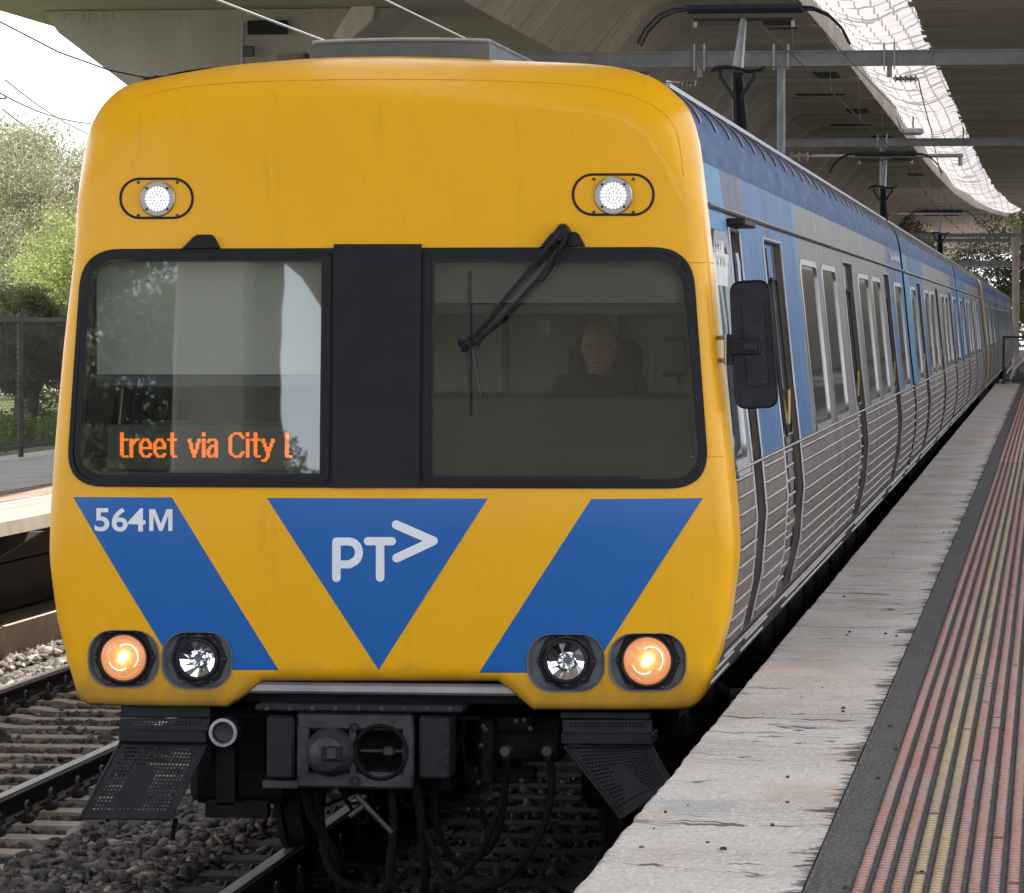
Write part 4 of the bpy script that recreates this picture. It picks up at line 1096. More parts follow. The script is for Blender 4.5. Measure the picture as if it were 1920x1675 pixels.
# ---- under the nose
PXm = 424.
def fy(px, py, off): return at(px, py, Y0 + off)
def bx2(mb, px0, py0, px1, py1, y0, y1, mat, bev=.0):
    a_ = at(px0, py0, Y0 + y0); b_ = at(px1, py1, Y0 + y0)
    mb.box(((a_.x + b_.x) / 2, Y0 + (y0 + y1) / 2, (a_.z + b_.z) / 2), (abs(b_.x - a_.x), y1 - y0, abs(a_.z - b_.z)), mat, bev=bev); return mb
hs = MB(); bx2(hs, 452, 1279, 985, 1306, .06, .4, 'alu_dull', .012); bx2(hs, 440, 1300, 1000, 1320, .14, .5, 'underdark'); hs.build('headstock_beam', car1)
cp_ = MB()
# coupler face plate with a cone and a socket
P = [(555, 1345), (772, 1345), (775, 1468), (770, 1482), (560, 1480), (493, 1480), (493, 1462), (552, 1460)]
bx2(cp_, 556, 1335, 774, 1372, -.02, .25, 'coupler', .012); bx2(cp_, 556, 1447, 774, 1481, -.02, .25, 'coupler', .012); bx2(cp_, 654, 1360, 668, 1458, -.018, .2, 'coupler', .004)
bx2(cp_, 754, 1360, 776, 1458, -.018, .25, 'coupler', .006); bx2(cp_, 492, 1463, 560, 1480, -.01, .15, 'coupler', .005); bx2(cp_, 556, 1360, 580, 1458, -.018, .25, 'coupler', .006); bx2(cp_, 560, 1360, 770, 1460, .16, .25, 'underdark')
bx2(cp_, 478, 1321, 866, 1338, -.05, .3, 'blackmetal', .008); bx2(cp_, 440, 1338, 900, 1350, .3, .5, 'underdark')
co_ = cp_.build('coupler', car1)
cc = at(617, 1412, Y0 - .05); cn_ = MB(); cn_.lathe([(.115, .15), (.112, .04), (.10, -.02), (.075, -.07), (.04, -.09), (.001, -.092)], (cc.x, cc.y, cc.z), 'coupler', 32)
bx2(cn_, 601, 1400, 640, 1428, -.155, -.10, 'blackmetal', .006); bx2(cn_, 612, 1404, 630, 1424, -.165, -.15, 'coupler', .004); cn_.build('coupler_cone', co_, smooth=True, ang=30)
cs_ = at(713, 1411, Y0 - .02); so_ = MB(); so_.lathe([(.128, .0), (.116, -.01), (.108, .0), (.104, .2), (.001, .21)], (cs_.x, cs_.y, cs_.z), 'underdark', 32)
so_.box((cs_.x, cs_.y + .08, cs_.z), (.2, .03, .012), 'coupler'); so_.box((cs_.x + .03, cs_.y + .06, cs_.z), (.05, .06, .04), 'coupler', bev=.008); so_.build('coupler_socket', co_, smooth=True, ang=30)
for (px, py) in ((664, 1364), (665, 1464)):
    p = at(px, py, Y0 - .02); q = MB(); q.lathe([(.021, .0), (.021, -.012), (.013, -.012), (.012, .01), (.001, .01)], (p.x, p.y, p.z), 'blackmetal', 14); q.build('bolt', co_, smooth=True)
for (x0, x1) in ((499, 551), (785, 842)):
    b_ = MB(); bx2(b_, x0, 1342, x1, 1462, -.03, .2, 'blackmetal', .012)
    for k in range(6):
        p = at(x1 - 5, 1350 + k * 20, Y0 - .03); b_.lathe([(.005, .002), (.004, -.004), (.0005, -.005)], (p.x, p.y, p.z), 'coupler', 6)
    b_.build('electric_coupler_box', co_)
for (a_, b_) in (((668, 1492), (735, 1562)), ((683, 1510), (655, 1532))):
    q = MB(); q.tube([fy(*a_, -.02), fy(*b_, -.04)], .012, 'coupler', 8); q.build('release_lever', co_, smooth=True)
for i, pts in enumerate(([(575, 1480), (585, 1530), (620, 1590), (640, 1675), (655, 1740)], [(598, 1480), (604, 1560), (625, 1640), (700, 1675), (760, 1640)], [(735, 1480), (738, 1560), (730, 1640), (745, 1670)], [(780, 1470), (792, 1560), (798, 1640), (788, 1700)], [(812, 1470), (822, 1560), (865, 1620), (930, 1570), (950, 1440), (948, 1408)], [(1025, 1405), (1035, 1470), (1015, 1560), (960, 1640), (890, 1672), (820, 1660)], [(800, 1560), (840, 1650), (900, 1600), (940, 1500)])):
    q = MB(); Pq = crom(pts, 5); q.tube([fy(a, b, .12 + .1 * math.sin(i * 1.7 + k * .1)) for k, (a, b) in enumerate(Pq)], [.024, .02, .019, .021, .017, .017, .016][i], 'hose', 8); q.build('air_hose', co_ if i < 4 else car1, smooth=True)
for (px, py) in ((949, 1407), (1027, 1407)):
    q = MB(); p = fy(px, py, .1); q.cyl((p.x, p.y - .05, p.z), (p.x, p.y + .1, p.z), .022, 'coupler', 12); q.cyl((p.x, p.y, p.z - .04), (p.x, p.y, p.z), .018, 'underdark'); q.build('hose_valve', car1, smooth=True)
# buffer stub pipe
q = MB(); p = fy(418, 1374, .05); q.lathe([(.058, .3), (.063, .02), (.060, 0), (.047, 0), (.045, .02), (.044, .04), (.001, .045)], (p.x, p.y, p.z), 'coupler', 28)
q.lathe([(.0635, .012), (.0635, -.004), (.05, -.005), (.046, .01)], (p.x, p.y, p.z), 'alu_dull', 28)
q.build('round_socket', car1, smooth=True, ang=30)
# perforated steps, real holes
def perfplate(cor, nx, nz, y0, y1, hole, mat, mb):
    """cor: four px corners tl,tr,br,bl ; grid of small openings, y0 at top, y1 at bottom"""
    tl, tr, br, bl = [Vector(c) for c in cor]; vs = []; fs = []
    def P(u, v):
        q = (tl * (1 - u) + tr * u) * (1 - v) + (bl * (1 - u) + br * u) * v; return tuple(at(q.x, q.y, Y0 + y0 + (y1 - y0) * v))
    for j in range(nz):
        for i in range(nx):
            u0, u1, v0, v1 = i / nx, (i + 1) / nx, j / nz, (j + 1) / nz; du = (u1 - u0) * (1 - hole) / 2; dv = (v1 - v0) * (1 - hole) / 2
            solid = (i < 2 or i >= nx - 2 or j < 1 or j >= nz - 2 or (nz > 8 and abs(i - nx * .42) < 1.5 + .2 * j and 5 < j < nz - 3))
            b = len(vs)
            if solid: vs += [P(u0, v0), P(u1, v0), P(u1, v1), P(u0, v1)]; fs.append((b, b + 1, b + 2, b + 3)); continue
            vs += [P(u0, v0), P(u1, v0), P(u1, v1), P(u0, v1), P(u0 + du, v0 + dv), P(u1 - du, v0 + dv), P(u1 - du, v1 - dv), P(u0 + du, v1 - dv)]
            fs += [(b, b + 1, b + 5, b + 4), (b + 1, b + 2, b + 6, b + 5), (b + 2, b + 3, b + 7, b + 6), (b + 3, b, b + 4, b + 7)]
    mb.add(vs, fs, mat)
for side in (0, 1):
    sm_ = MB(); 
    if side == 0:
        bx2(sm_, 226, 1322, 394, 1347, .10, .34, 'blackmetal', .006); perfplate([(226, 1347), (394, 1347), (389, 1372), (222, 1370)], 26, 5, .12, .11, .55, 'blackmetal', sm_)
        bx2(sm_, 222, 1369, 388, 1394, .08, .34, 'blackmetal', .006); perfplate([(226, 1392), (388, 1396), (318, 1536), (150, 1534)], 24, 20, .12, .0, .5, 'blackmetal', sm_)
        cor = [(226, 1392), (388, 1396), (318, 1536), (150, 1534)]
        bx2(sm_, 395, 1325, 495, 1450, .35, .5, 'underdark'); bx2(sm_, 405, 1400, 440, 1510, .2, .3, 'underdark'); bx2(sm_, 385, 1505, 500, 1535, .2, .3, 'underdark'); sm_.tube([fy(330, 1535, .1), fy(322, 1575, .1)], .012, 'hose')
    else:
        bx2(sm_, 1050, 1334, 1220, 1350, .12, .34, 'blackmetal', .006); perfplate([(1054, 1350), (1222, 1350), (1224, 1374), (1056, 1374)], 26, 5, .13, .12, .55, 'blackmetal', sm_)
        bx2(sm_, 1052, 1374, 1224, 1398, .1, .34, 'blackmetal', .006); perfplate([(1058, 1400), (1222, 1400), (1262, 1470), (1165, 1535)], 24, 18, .13, .03, .5, 'blackmetal', sm_)
        cor = [(1058, 1400), (1222, 1400), (1262, 1470), (1165, 1535)]
    for k in range(4): sm_.tube([fy(*cor[k], .0 + (.12 if k in (0, 1) else 0)), fy(*cor[(k + 1) % 4], (.12 if (k + 1) % 4 in (0, 1) else 0))], .007, 'blackmetal', 6)
    sm_.build('cab_step', car1)
R9 = random.Random(4)
for k, (a_, b_, c_, d_) in enumerate(((900, 1350, 925, 1470), (930, 1345, 1000, 1372), (870, 1440, 1000, 1470), (1005, 1345, 1040, 1420), (452, 1340, 482, 1420), (960, 1372, 985, 1440))):
    q = MB(); bx2(q, a_, b_, c_, d_, .22 + .05 * k, .36 + .05 * k, 'underdark', .01)
    for j in range(3):
        p = fy(R9.uniform(a_, c_), R9.uniform(b_, d_), .21 + .05 * k); q.lathe([(.012, .01), (.012, -.006), (.001, -.008)], tuple(p), 'coupler', 6)
    q.build('bracket_plate', car1)
for k in range(7):
    x0 = R9.uniform(560, 900); q = MB(); pts = [(x0, 1350), (x0 + R9.uniform(-20, 20), 1430), (x0 + R9.uniform(-60, 60), 1500 + R9.uniform(-20, 60)), (x0 + R9.uniform(-90, 90), 1470 + R9.uniform(-20, 80))]
    q.tube([fy(a, b, .3) for a, b in crom(pts, 5)], R9.uniform(.006, .012), 'hose', 6); q.build('control_cable', car1, smooth=True)
for k in range(9):
    q = MB(); p = fy(500 + k * 43, 1329, -.052); q.lathe([(.010, .004), (.010, -.005), (.001, -.006)], tuple(p), 'coupler', 6); q.build('bolt', co_)
uf = MB(); uf.box((XC, Y0 + 1.1, .88), (2.5, .9, .12), 'underdark'); uf.box((XC, Y0 + .9, .62), (.5, 1.2, .25), 'underdark', bev=.03)
uf.box((XC - .95, Y0 + 1.7, .55), (.5, .3, .5), 'underdark', bev=.04); uf.box((XC + .95, Y0 + 1.7, .55), (.5, .3, .5), 'underdark', bev=.04)
uf.box((XC + .55, Y0 + .5, .75), (.4, .3, .2), 'underdark', bev=.02); uf.build('underframe', car1)

# ---- roof items, mirror, cab side details
pd = MB(); zr = 3.86
Pp = [(-.78 / 2 - .02, 3.6), (.40, 3.6), (.40, 3.885), (.38, 3.895), (.0, 3.907), (-.38, 3.895), (-.40, 3.885)]
pd.prism([(XC + x + .01, z) for x, z in Pp], 'y', Y0 + .45, Y0 + 4.2, 'podgrey')
for s_ in (-1, 1): pd.tube([(XC + .01 + s_ * .40, Y0 + .44, 3.888), (XC + .01 + s_ * .40, Y0 + 4.2, 3.888)], .009, 'alu_dull', 6)
pd.tube([(XC + .01 + x, Y0 + .44, 3.899 - .06 * x * x) for x in (-.4, -.3, -.15, 0, .15, .3, .4)], .009, 'alu_dull', 6)
pd.build('roof_pod', car1)
for (px, py, w_, h_) in ((283, 143, .055, .03), (302, 142, .06, .035), (1205, 136, .055, .04), (1186, 134, .04, .03)):
    q = MB(); p = at(px, py, Y0 + .5); q.box((p.x, p.y, p.z - .045), (w_, .12, h_ + .05), 'black', bev=.01); q.build('roof_horn', car1)
q = MB(); p = at(548, 103, Y0 + .7); q.box((p.x, p.y, p.z - .03), (.14, .12, .09), 'bark', bev=.01); q.build('roof_vent', car1)
mi = MB(); a_ = at(1372, 527, Y0 + .15); b_ = at(1450, 762, Y0 + .15)
rc = [at(x, y, Y0 + .15) for x, y in roundpoly([(1370, 530), (1442, 526), (1460, 762), (1382, 766)], [22, 22, 22, 22], 5)]
mi_poly = [(p.x, p.z) for p in rc]; mi.prism(mi_poly, 'y', Y0 + .12, Y0 + .17, 'blackmetal'); mi.tube([(x, Y0 + .12, z) for x, z in mi_poly], .006, 'black', 6, closed=True)
mio = mi.build('wing_mirror', car1)
q = MB(); q.prism([(at(x, y, Y0).x, at(x, y, Y0).z) for x, y in ((1388, 570), (1428, 567), (1438, 722), (1400, 727))], 'y', Y0 + .105, Y0 + .12, 'blackmetal')
for (x, y) in ((1393, 577), (1422, 573), (1405, 719), (1431, 716), (1390, 636), (1428, 634), (1392, 665), (1430, 663)):
    p = at(x, y, Y0 + .1); q.lathe([(.005, .0), (.004, -.005), (.0005, -.006)], (p.x, Y0 + .104, p.z), 'coupler', 8)
q.build('mirror_backplate', mio)
q = MB(); q.box(at(1398, 650, Y0 + .1), (.13, .012, .07), 'black', bev=.004); q.box(at(1406, 650, Y0 + .09), (.06, .01, .04), 'blackmetal', bev=.004); p = at(1369, 655, Y0 + .12)
q.cyl((p.x, p.y, p.z - .07), (p.x, p.y, p.z + .065), .014, 'black'); q.cyl((p.x - .02, p.y + .03, p.z - .07), (p.x - .02, p.y + .03, p.z + .07), .010, 'alu'); q.cyl((p.x - .03, p.y + .02, p.z - .05), (p.x - .09, p.y + .12, p.z - .05), .010, 'alu_dull')
q.cyl((p.x - .03, p.y + .02, p.z + .05), (p.x - .09, p.y + .12, p.z + .05), .010, 'alu_dull'); q.build('mirror_bracket', mio, smooth=True, ang=30)
# hood over the cab door, blind in the cab side window, side lettering
q = MB(); q.box((XC + hw(3.05) + .03, Y0 + 1.95, 3.10), (.09, .75, .035), 'blackmetal', bev=.008); q.build('door_hood', car1)
q = MB(); q.box((XC + hw(2.5) - .045, Y0 + .92, 2.45), (.008, .84, .98), 'frost'); q.build('window_blind', car1)
q = MB(); q.tube([(XC + hw(2.9) + .02, Y0 + 1.50, 2.95), (XC + hw(2.9) + .03, Y0 + 1.50, 2.9), (XC + hw(2.6) + .03, Y0 + 1.50, 2.5)], .011, 'alu_dull', 8); q.build('grab_rail', car1, smooth=True)
def side_text(txt, ya, yb2, za, zb, mat, name, parent, vertical=False):
    vs, fs = text_polys(txt, 1., .03); xs = [v[0] for v in vs]; ys = [v[1] for v in vs]; out = []
    for v in vs:
        u = (v[0] - min(xs)) / (max(xs) - min(xs)); w = (v[1] - min(ys)) / (max(ys) - min(ys)); y = ya + (yb2 - ya) * u; z = za + (zb - za) * w
        out.append((XC + hw(z) + .001, y, z))
    mb = MB(); mb.add(out, fs, mat); return mb.build(name, parent)
side_text('564M', Y0 + .5, Y0 + 1.12, 3.03 - .15, 3.03, 'paper', 'side_lettering', car1)
q2 = side_text('METRO', Y0 + 2.25, Y0 + 3.85, 2.45, 2.80, 'white', 'side_lettering', car1)
side_text('564M', Y0 + 22.6, Y0 + 25.2, 3.22, 3.30, 'paper', 'side_lettering', car1)

# pantographs: things standing on the train roof are parts of their carriage
def pantograph(car, yc, name='pantograph'):
    zt = 5.62; p = MB()
    p.box((XC, yc, 3.95), (1.0, .9, .08), 'underdark', bev=.02)
    for sx in (-1, 1):
        for sy in (-1, 1): p.lathe([(.05, 0), (.07, .03), (.04, .05), (.07, .08), (.04, .1), (.06, .12)], (XC + sx * .45, yc + sy * .4, 3.8), 'insul', 10, 'z')
    p.tube([(XC, yc + .9, 3.98), (XC, yc + .5, 4.35), (XC, yc, 4.95)], [.10, .085, .055], 'blackmetal', 10)
    for sx in (-1, 1): p.tube([(XC + sx * .02, yc, 4.72), (XC + sx * .16, yc - .02, 4.92), (XC + sx * .16, yc, 5.0)], .022, 'blackmetal', 6)
    p.tube([(XC + .25 * math.cos(a), yc + .12 * math.sin(a), 5.0 + .02 * math.cos(3 * a)) for a in [2 * PI * k / 20 for k in range(20)]], .018, 'blackmetal', 6, closed=True)
    ob = p.build(name, car, smooth=True, ang=35)
    q = MB(); q.tube([(XC, yc, 4.98), (XC + .03, yc + .35, zt - .14)], [.055, .032], 'alu_dull', 8); q.build('upper_arm', ob, smooth=True)
    q = MB()
    q.box((XC + .03, yc + .25, zt - .02), (1.12, .10, .07), 'blackmetal', bev=.015); q.box((XC + .03, yc + .6, zt - .02), (1.12, .10, .07), 'blackmetal', bev=.015)
    q.box((XC + .03, yc + .4, zt - .13), (.95, .04, .03), 'blackmetal')
    for s_ in (-1, 1):
        for dy in (.25, .6):
            q.tube([(XC + .03 + s_ * x, yc + dy, z) for x, z in ((.52, zt - .02), (.66, zt - .03), (.80, zt - .09), (.93, zt - .22), (1.0, zt - .36))], .014, 'blackmetal', 6)
        q.tube([(XC + .03 + s_ * .46, yc + .4, zt - .13), (XC + .03 + s_ * .47, yc + .4, zt - .2)], .02, 'insul', 6)
    q.build('collector_head', ob, smooth=True, ang=35)
    return ob
pantograph(car1, Y0 + 21.3); pantograph(car3, Y0 + 56.5); pantograph(car4, Y0 + 108 - 12)
q = MB(); q.box((XC - .1, Y0 + 40.0, 3.9), (.9, 3.0, .25), 'underdark', bev=.03); q.box((XC, Y0 + 42.5, 4.0), (.5, .8, .3), 'bark', bev=.04); q.build('roof_equipment', car2)

print('train done')
#@@SETTING
# ================================================================== setting
rng = np.random.default_rng(7)
PZ = 1.08                                   # platform level above the rails
TX = XC; T2 = -6.58                         # track centres
GAUGE = .80 + .035
def quad_obj(name, x0, y0, x1, y1, z, mat, kind='structure'):
    mb = MB(); mb.add([(x0, y0, z), (x1, y0, z), (x1, y1, z), (x0, y1, z)], [(0, 1, 2, 3)], mat); return tag(mb.build(name), kind=kind)
quad_obj('ground', -1500, -1200, 1500, 2500, -.62, 'dirt')
tb = MB(); tb.prism([(-9.6, -.6), (-9.6, -.13), (-8.1, -.16), (-7.9, -.235), (-5.3, -.235), (-4.9, -.20), (-4.5, -.21), (-4.2, -.235), (-1.5, -.235), (-1.3, -.25), (-1.3, -.6)], 'y', -60, 420, 'bed')
tag(tb.build('track_bed'), kind='structure')
# right-hand platform
pb = MB(); pb.prism([(-1.20, -.5), (-1.20, .88), (-.9, .88), (-.9, 1.04), (7.5, 1.04), (7.5, -.5)], 'y', -45, 104, 'reveal'); tag(pb.build('platform_wall'), kind='structure')
pb = MB(); pb.prism([(-.655, 1.041), (-.655, PZ), (7.5, PZ), (7.5, 1.041)], 'y', -45, 104, 'asphalt'); tag(pb.build('platform'), kind='structure')
# edge slabs cast in lengths with tight joints and slightly uneven arrises
eb = MB(); y = -20.; rr_ = random.Random(3)
while y < 104:
    l_ = 3.05; dz = rr_.uniform(-.002, .002); dx = rr_.uniform(-.004, .004)
    n_ = 24 if 6 < y < 50 else 2; xs_ = []; 
    vs = []; 
    for k in range(n_ + 1):
        yy_ = y + .007 + (l_ - .014) * k / n_; ch = rr_.uniform(0, .012) if n_ > 2 else 0
        vs += [(-1.285 + dx + ch, yy_, .90), (-1.285 + dx + ch * .8, yy_, PZ - .012), (-1.273 + dx + ch, yy_, PZ + dz), (-.66, yy_, PZ + dz), (-.66, yy_, .90)]
    fs = [(k * 5 + i, k * 5 + (i + 1) % 5, k * 5 + 5 + (i + 1) % 5, k * 5 + 5 + i) for k in range(n_) for i in range(5)] + [(0, 1, 2, 3, 4), tuple(n_ * 5 + i for i in (4, 3, 2, 1, 0))]
    eb.add(vs, fs, 'edge'); y += l_
tag(eb.build('platform_edge'), kind='structure')
q = MB(); q.box((-.648, 42, PZ + .001), (.010, 124, .003), 'asphalt'); tag(q.build('platform_joint'), kind='structure')
# tactile domes: 35 mm truncated domes at 50 mm
db_ = MB()
NR = 28; xs_ = -.505 + .052 * np.arange(NR)
cols_ = ['r', 'r', 'r', 'y', 'y', 'r', 'r', 'r', 'r', 'r', 'r', 'y', 'y', 'r'] * 2
tpl = []; tf = []
for k in range(8):
    a = 2 * PI * k / 8 + PI / 8; tpl.append((.0170 * math.cos(a), .0185 * math.sin(a), 0))
for k in range(8):
    a = 2 * PI * k / 8 + PI / 8; tpl.append((.0140 * math.cos(a), .0130 * math.sin(a), .0040))
tf = [(k, (k + 1) % 8, 8 + (k + 1) % 8, 8 + k) for k in range(8)] + [tuple(range(8, 16))]
tpl = np.array(tpl)
def domes(rowsel, y0, y1, mat, name):
    ys = np.arange(y0, y1, .06); c = np.array([(x, y_, PZ + .006) for x in rowsel for y_ in ys])
    c[:, 0] += rng.normal(0, .0008, len(c)); keep = rng.random(len(c)) > .012; c = c[keep]
    V = (c[:, None, :] + tpl[None]).reshape(-1, 3); me = bpy.data.meshes.new(name)
    F_ = np.array([f for f in tf if len(f) == 4]); T_ = np.array(tf[8])
    nq = len(c) * 8; base_ = (np.arange(len(c)) * 16)
    lv = np.concatenate([(F_[None] + base_[:, None, None]).reshape(-1), (T_[None] + base_[:, None]).reshape(-1)])
    ls = np.concatenate([np.arange(nq) * 4, nq * 4 + np.arange(len(c)) * 8]); lt = np.concatenate([np.full(nq, 4), np.full(len(c), 8)])
    me.vertices.add(len(V)); me.vertices.foreach_set('co', V.reshape(-1).astype(np.float32)); me.loops.add(len(lv)); me.loops.foreach_set('vertex_index', lv.astype(np.int32))
    me.polygons.add(len(ls)); me.polygons.foreach_set('loop_start', ls.astype(np.int32)); me.polygons.foreach_set('loop_total', lt.astype(np.int32))
    me.materials.append(MT[mat]); me.update(calc_edges=True); me.validate(); o = bpy.data.objects.new(name, me); C.objects.link(o); return tag(o, kind='structure')
rr_ = [x for x, c_ in zip(xs_, cols_) if c_ == 'r']; ry_ = [x for x, c_ in zip(xs_, cols_) if c_ == 'y']
domes(rr_, 8., 46., 'tac_red', 'tactile_paving'); domes(ry_, 8., 46., 'tac_yellow', 'tactile_paving')
q = MB()
for x, c_ in zip(xs_, cols_):
    y = 4.
    while y < 104:
        q.box((x, y + .149, PZ + .003), (.034, .296, .006), 'tac_strip' if c_ == 'r' else 'tac_stripy'); y += .3
        if y > 46:
            q.box((x, 75., PZ + .006), (.034, 58., .012), 'tac_red' if c_ == 'r' else 'tac_yellow'); break
tag(q.build('tactile_base'), kind='structure')

q = MB(); Rg = random.Random(12)
for k in range(90):
    x = Rg.uniform(-1.2, .6); y = 9 + 30 * Rg.random() ** 1.5; z_ = Rg.uniform(.003, .009); q.box((x, y, PZ + z_ * .45 + .004), (z_ * Rg.uniform(.8, 2.2), z_ * Rg.uniform(.8, 3), z_), 'seatback' if k % 4 else 'bark', rot=Matrix.Rotation(Rg.uniform(0, 3), 3, 'Z'), taper=.6)
tag(q.build('litter'), 'scattered dark grit and leaf scraps on the near platform', 'grit', kind='stuff')
# far platform on the left
LX = -7.98
pb = MB(); pb.prism([(LX, .97), (LX, PZ), (-8.75, PZ), (-8.75, .97)], 'y', 5, 150, 'coping'); tag(pb.build('platform_edge'), kind='structure')
pb = MB(); pb.prism([(-8.753, .97), (-8.753, PZ - .001), (-11.9, PZ - .001), (-11.9, -.6), (-8.7, -.6), (-8.7, .97)], 'y', 5, 150, 'paving'); tag(pb.build('platform'), kind='structure')
pb = MB(); pb.prism([(-8.45, -.3), (-8.25, .19), (-8.55, .20), (-8.695, .22), (-8.695, -.3)], 'y', 5, 150, 'coping'); 
tag(pb.build('platform_wall'), kind='structure')
pb = MB(); pb.prism([(-8.56, .23), (-8.56, .62), (-8.69, .62), (-8.69, .23)], 'y', 5, 150, 'reveal'); pb.prism([(-8.5, .65), (-8.5, .94), (-8.69, .94), (-8.69, .65)], 'y', 5, 150, 'reveal')
for k in range(40): pb.prism([(LX + .1, .965), (-8.49, .6), (-8.49, .965)], 'y', 8 + k * 3.5, 8.12 + k * 3.5, 'reveal')
tag(pb.build('platform_beam'), kind='structure')
q = MB()
for k in range(8): q.box((-8.86 - .075 * k, 60, PZ + .004), (.045, 90, .008), 'tac_far')
tag(q.build('tactile_paving'), kind='structure')

# rails, sleepers, clips
prof = [(-.035, 0), (.035, 0), (.035, -.03), (.012, -.045), (.012, -.125), (.07, -.142), (.07, -.155), (-.07, -.155), (-.07, -.142), (-.012, -.125), (-.012, -.045), (-.035, -.03)]
for cx_, s_, lb in ((T2, -1, 'shiny rail of the left-hand track beside the far platform'), (T2, 1, 'shiny rail of the left-hand track nearer the yellow train'), (TX, -1, 'rail under the left wheels of the train, at the bottom of the picture'), (TX, 1, 'rail under the train beside the near platform, hidden in shade')):
    q = MB(); x = cx_ + s_ * GAUGE; n_ = len(prof)
    q.prism([(x + a, b) for a, b in prof], 'y', -30, 300, 'railside'); q.box((x, 135, .0012), (.062, 329.9, .0024), 'railtop')
    q.box((x - .034 * 1.0, 135, -.012), (.003, 329.9, .016), 'railtop'); q.box((x + .034, 135, -.012), (.003, 329.9, .016), 'railtop')
    tag(q.build('rail'), lb, 'rail', 'railway rails')
def make_sleeper(smat='sleeper'):
    q = MB(); q.prism([(-1.33, -.16), (-1.33, -.30), (1.33, -.30), (1.33, -.16), (1.0, -.157), (.62, -.157), (.5, -.175), (-.5, -.175), (-.62, -.157), (-1.0, -.157)], 'y', -.11, .11, smat)
    o = q.build('sleeper')
    for s_ in (-1, 1):
        for t_ in (-1, 1):
            c = MB(); x = s_ * GAUGE + t_ * .10
            pts = [(x + t_ * .03, -.075, -.14), (x + t_ * .03, -.07, -.085), (x + t_ * .02, -.04, -.050), (x + t_ * .02, .0, -.038), (x + t_ * .02, .045, -.052), (x + t_ * .03, .075, -.09), (x - t_ * .035, .04, -.125), (x - t_ * .045, .0, -.13)]
            c.tube(crom(pts, 1) if False else pts, .011, 'clip', 6); c.box((x + t_ * .02, 0, -.135), (.06, .10, .05), 'clip', bev=.01); c.build('rail_clip', o, smooth=True)
    return o
protos = [make_sleeper(), make_sleeper('sleeper_shaded')]; allo = list(C.objects)
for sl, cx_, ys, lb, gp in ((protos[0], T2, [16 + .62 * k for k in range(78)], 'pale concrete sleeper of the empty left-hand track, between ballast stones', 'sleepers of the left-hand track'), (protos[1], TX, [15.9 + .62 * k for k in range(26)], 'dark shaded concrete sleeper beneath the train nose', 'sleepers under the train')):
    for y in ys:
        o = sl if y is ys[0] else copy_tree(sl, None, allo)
        o.location = (cx_ + random.Random(int(y * 10)).uniform(-.01, .01), y, 0); tag(o, lb, 'sleeper', gp)

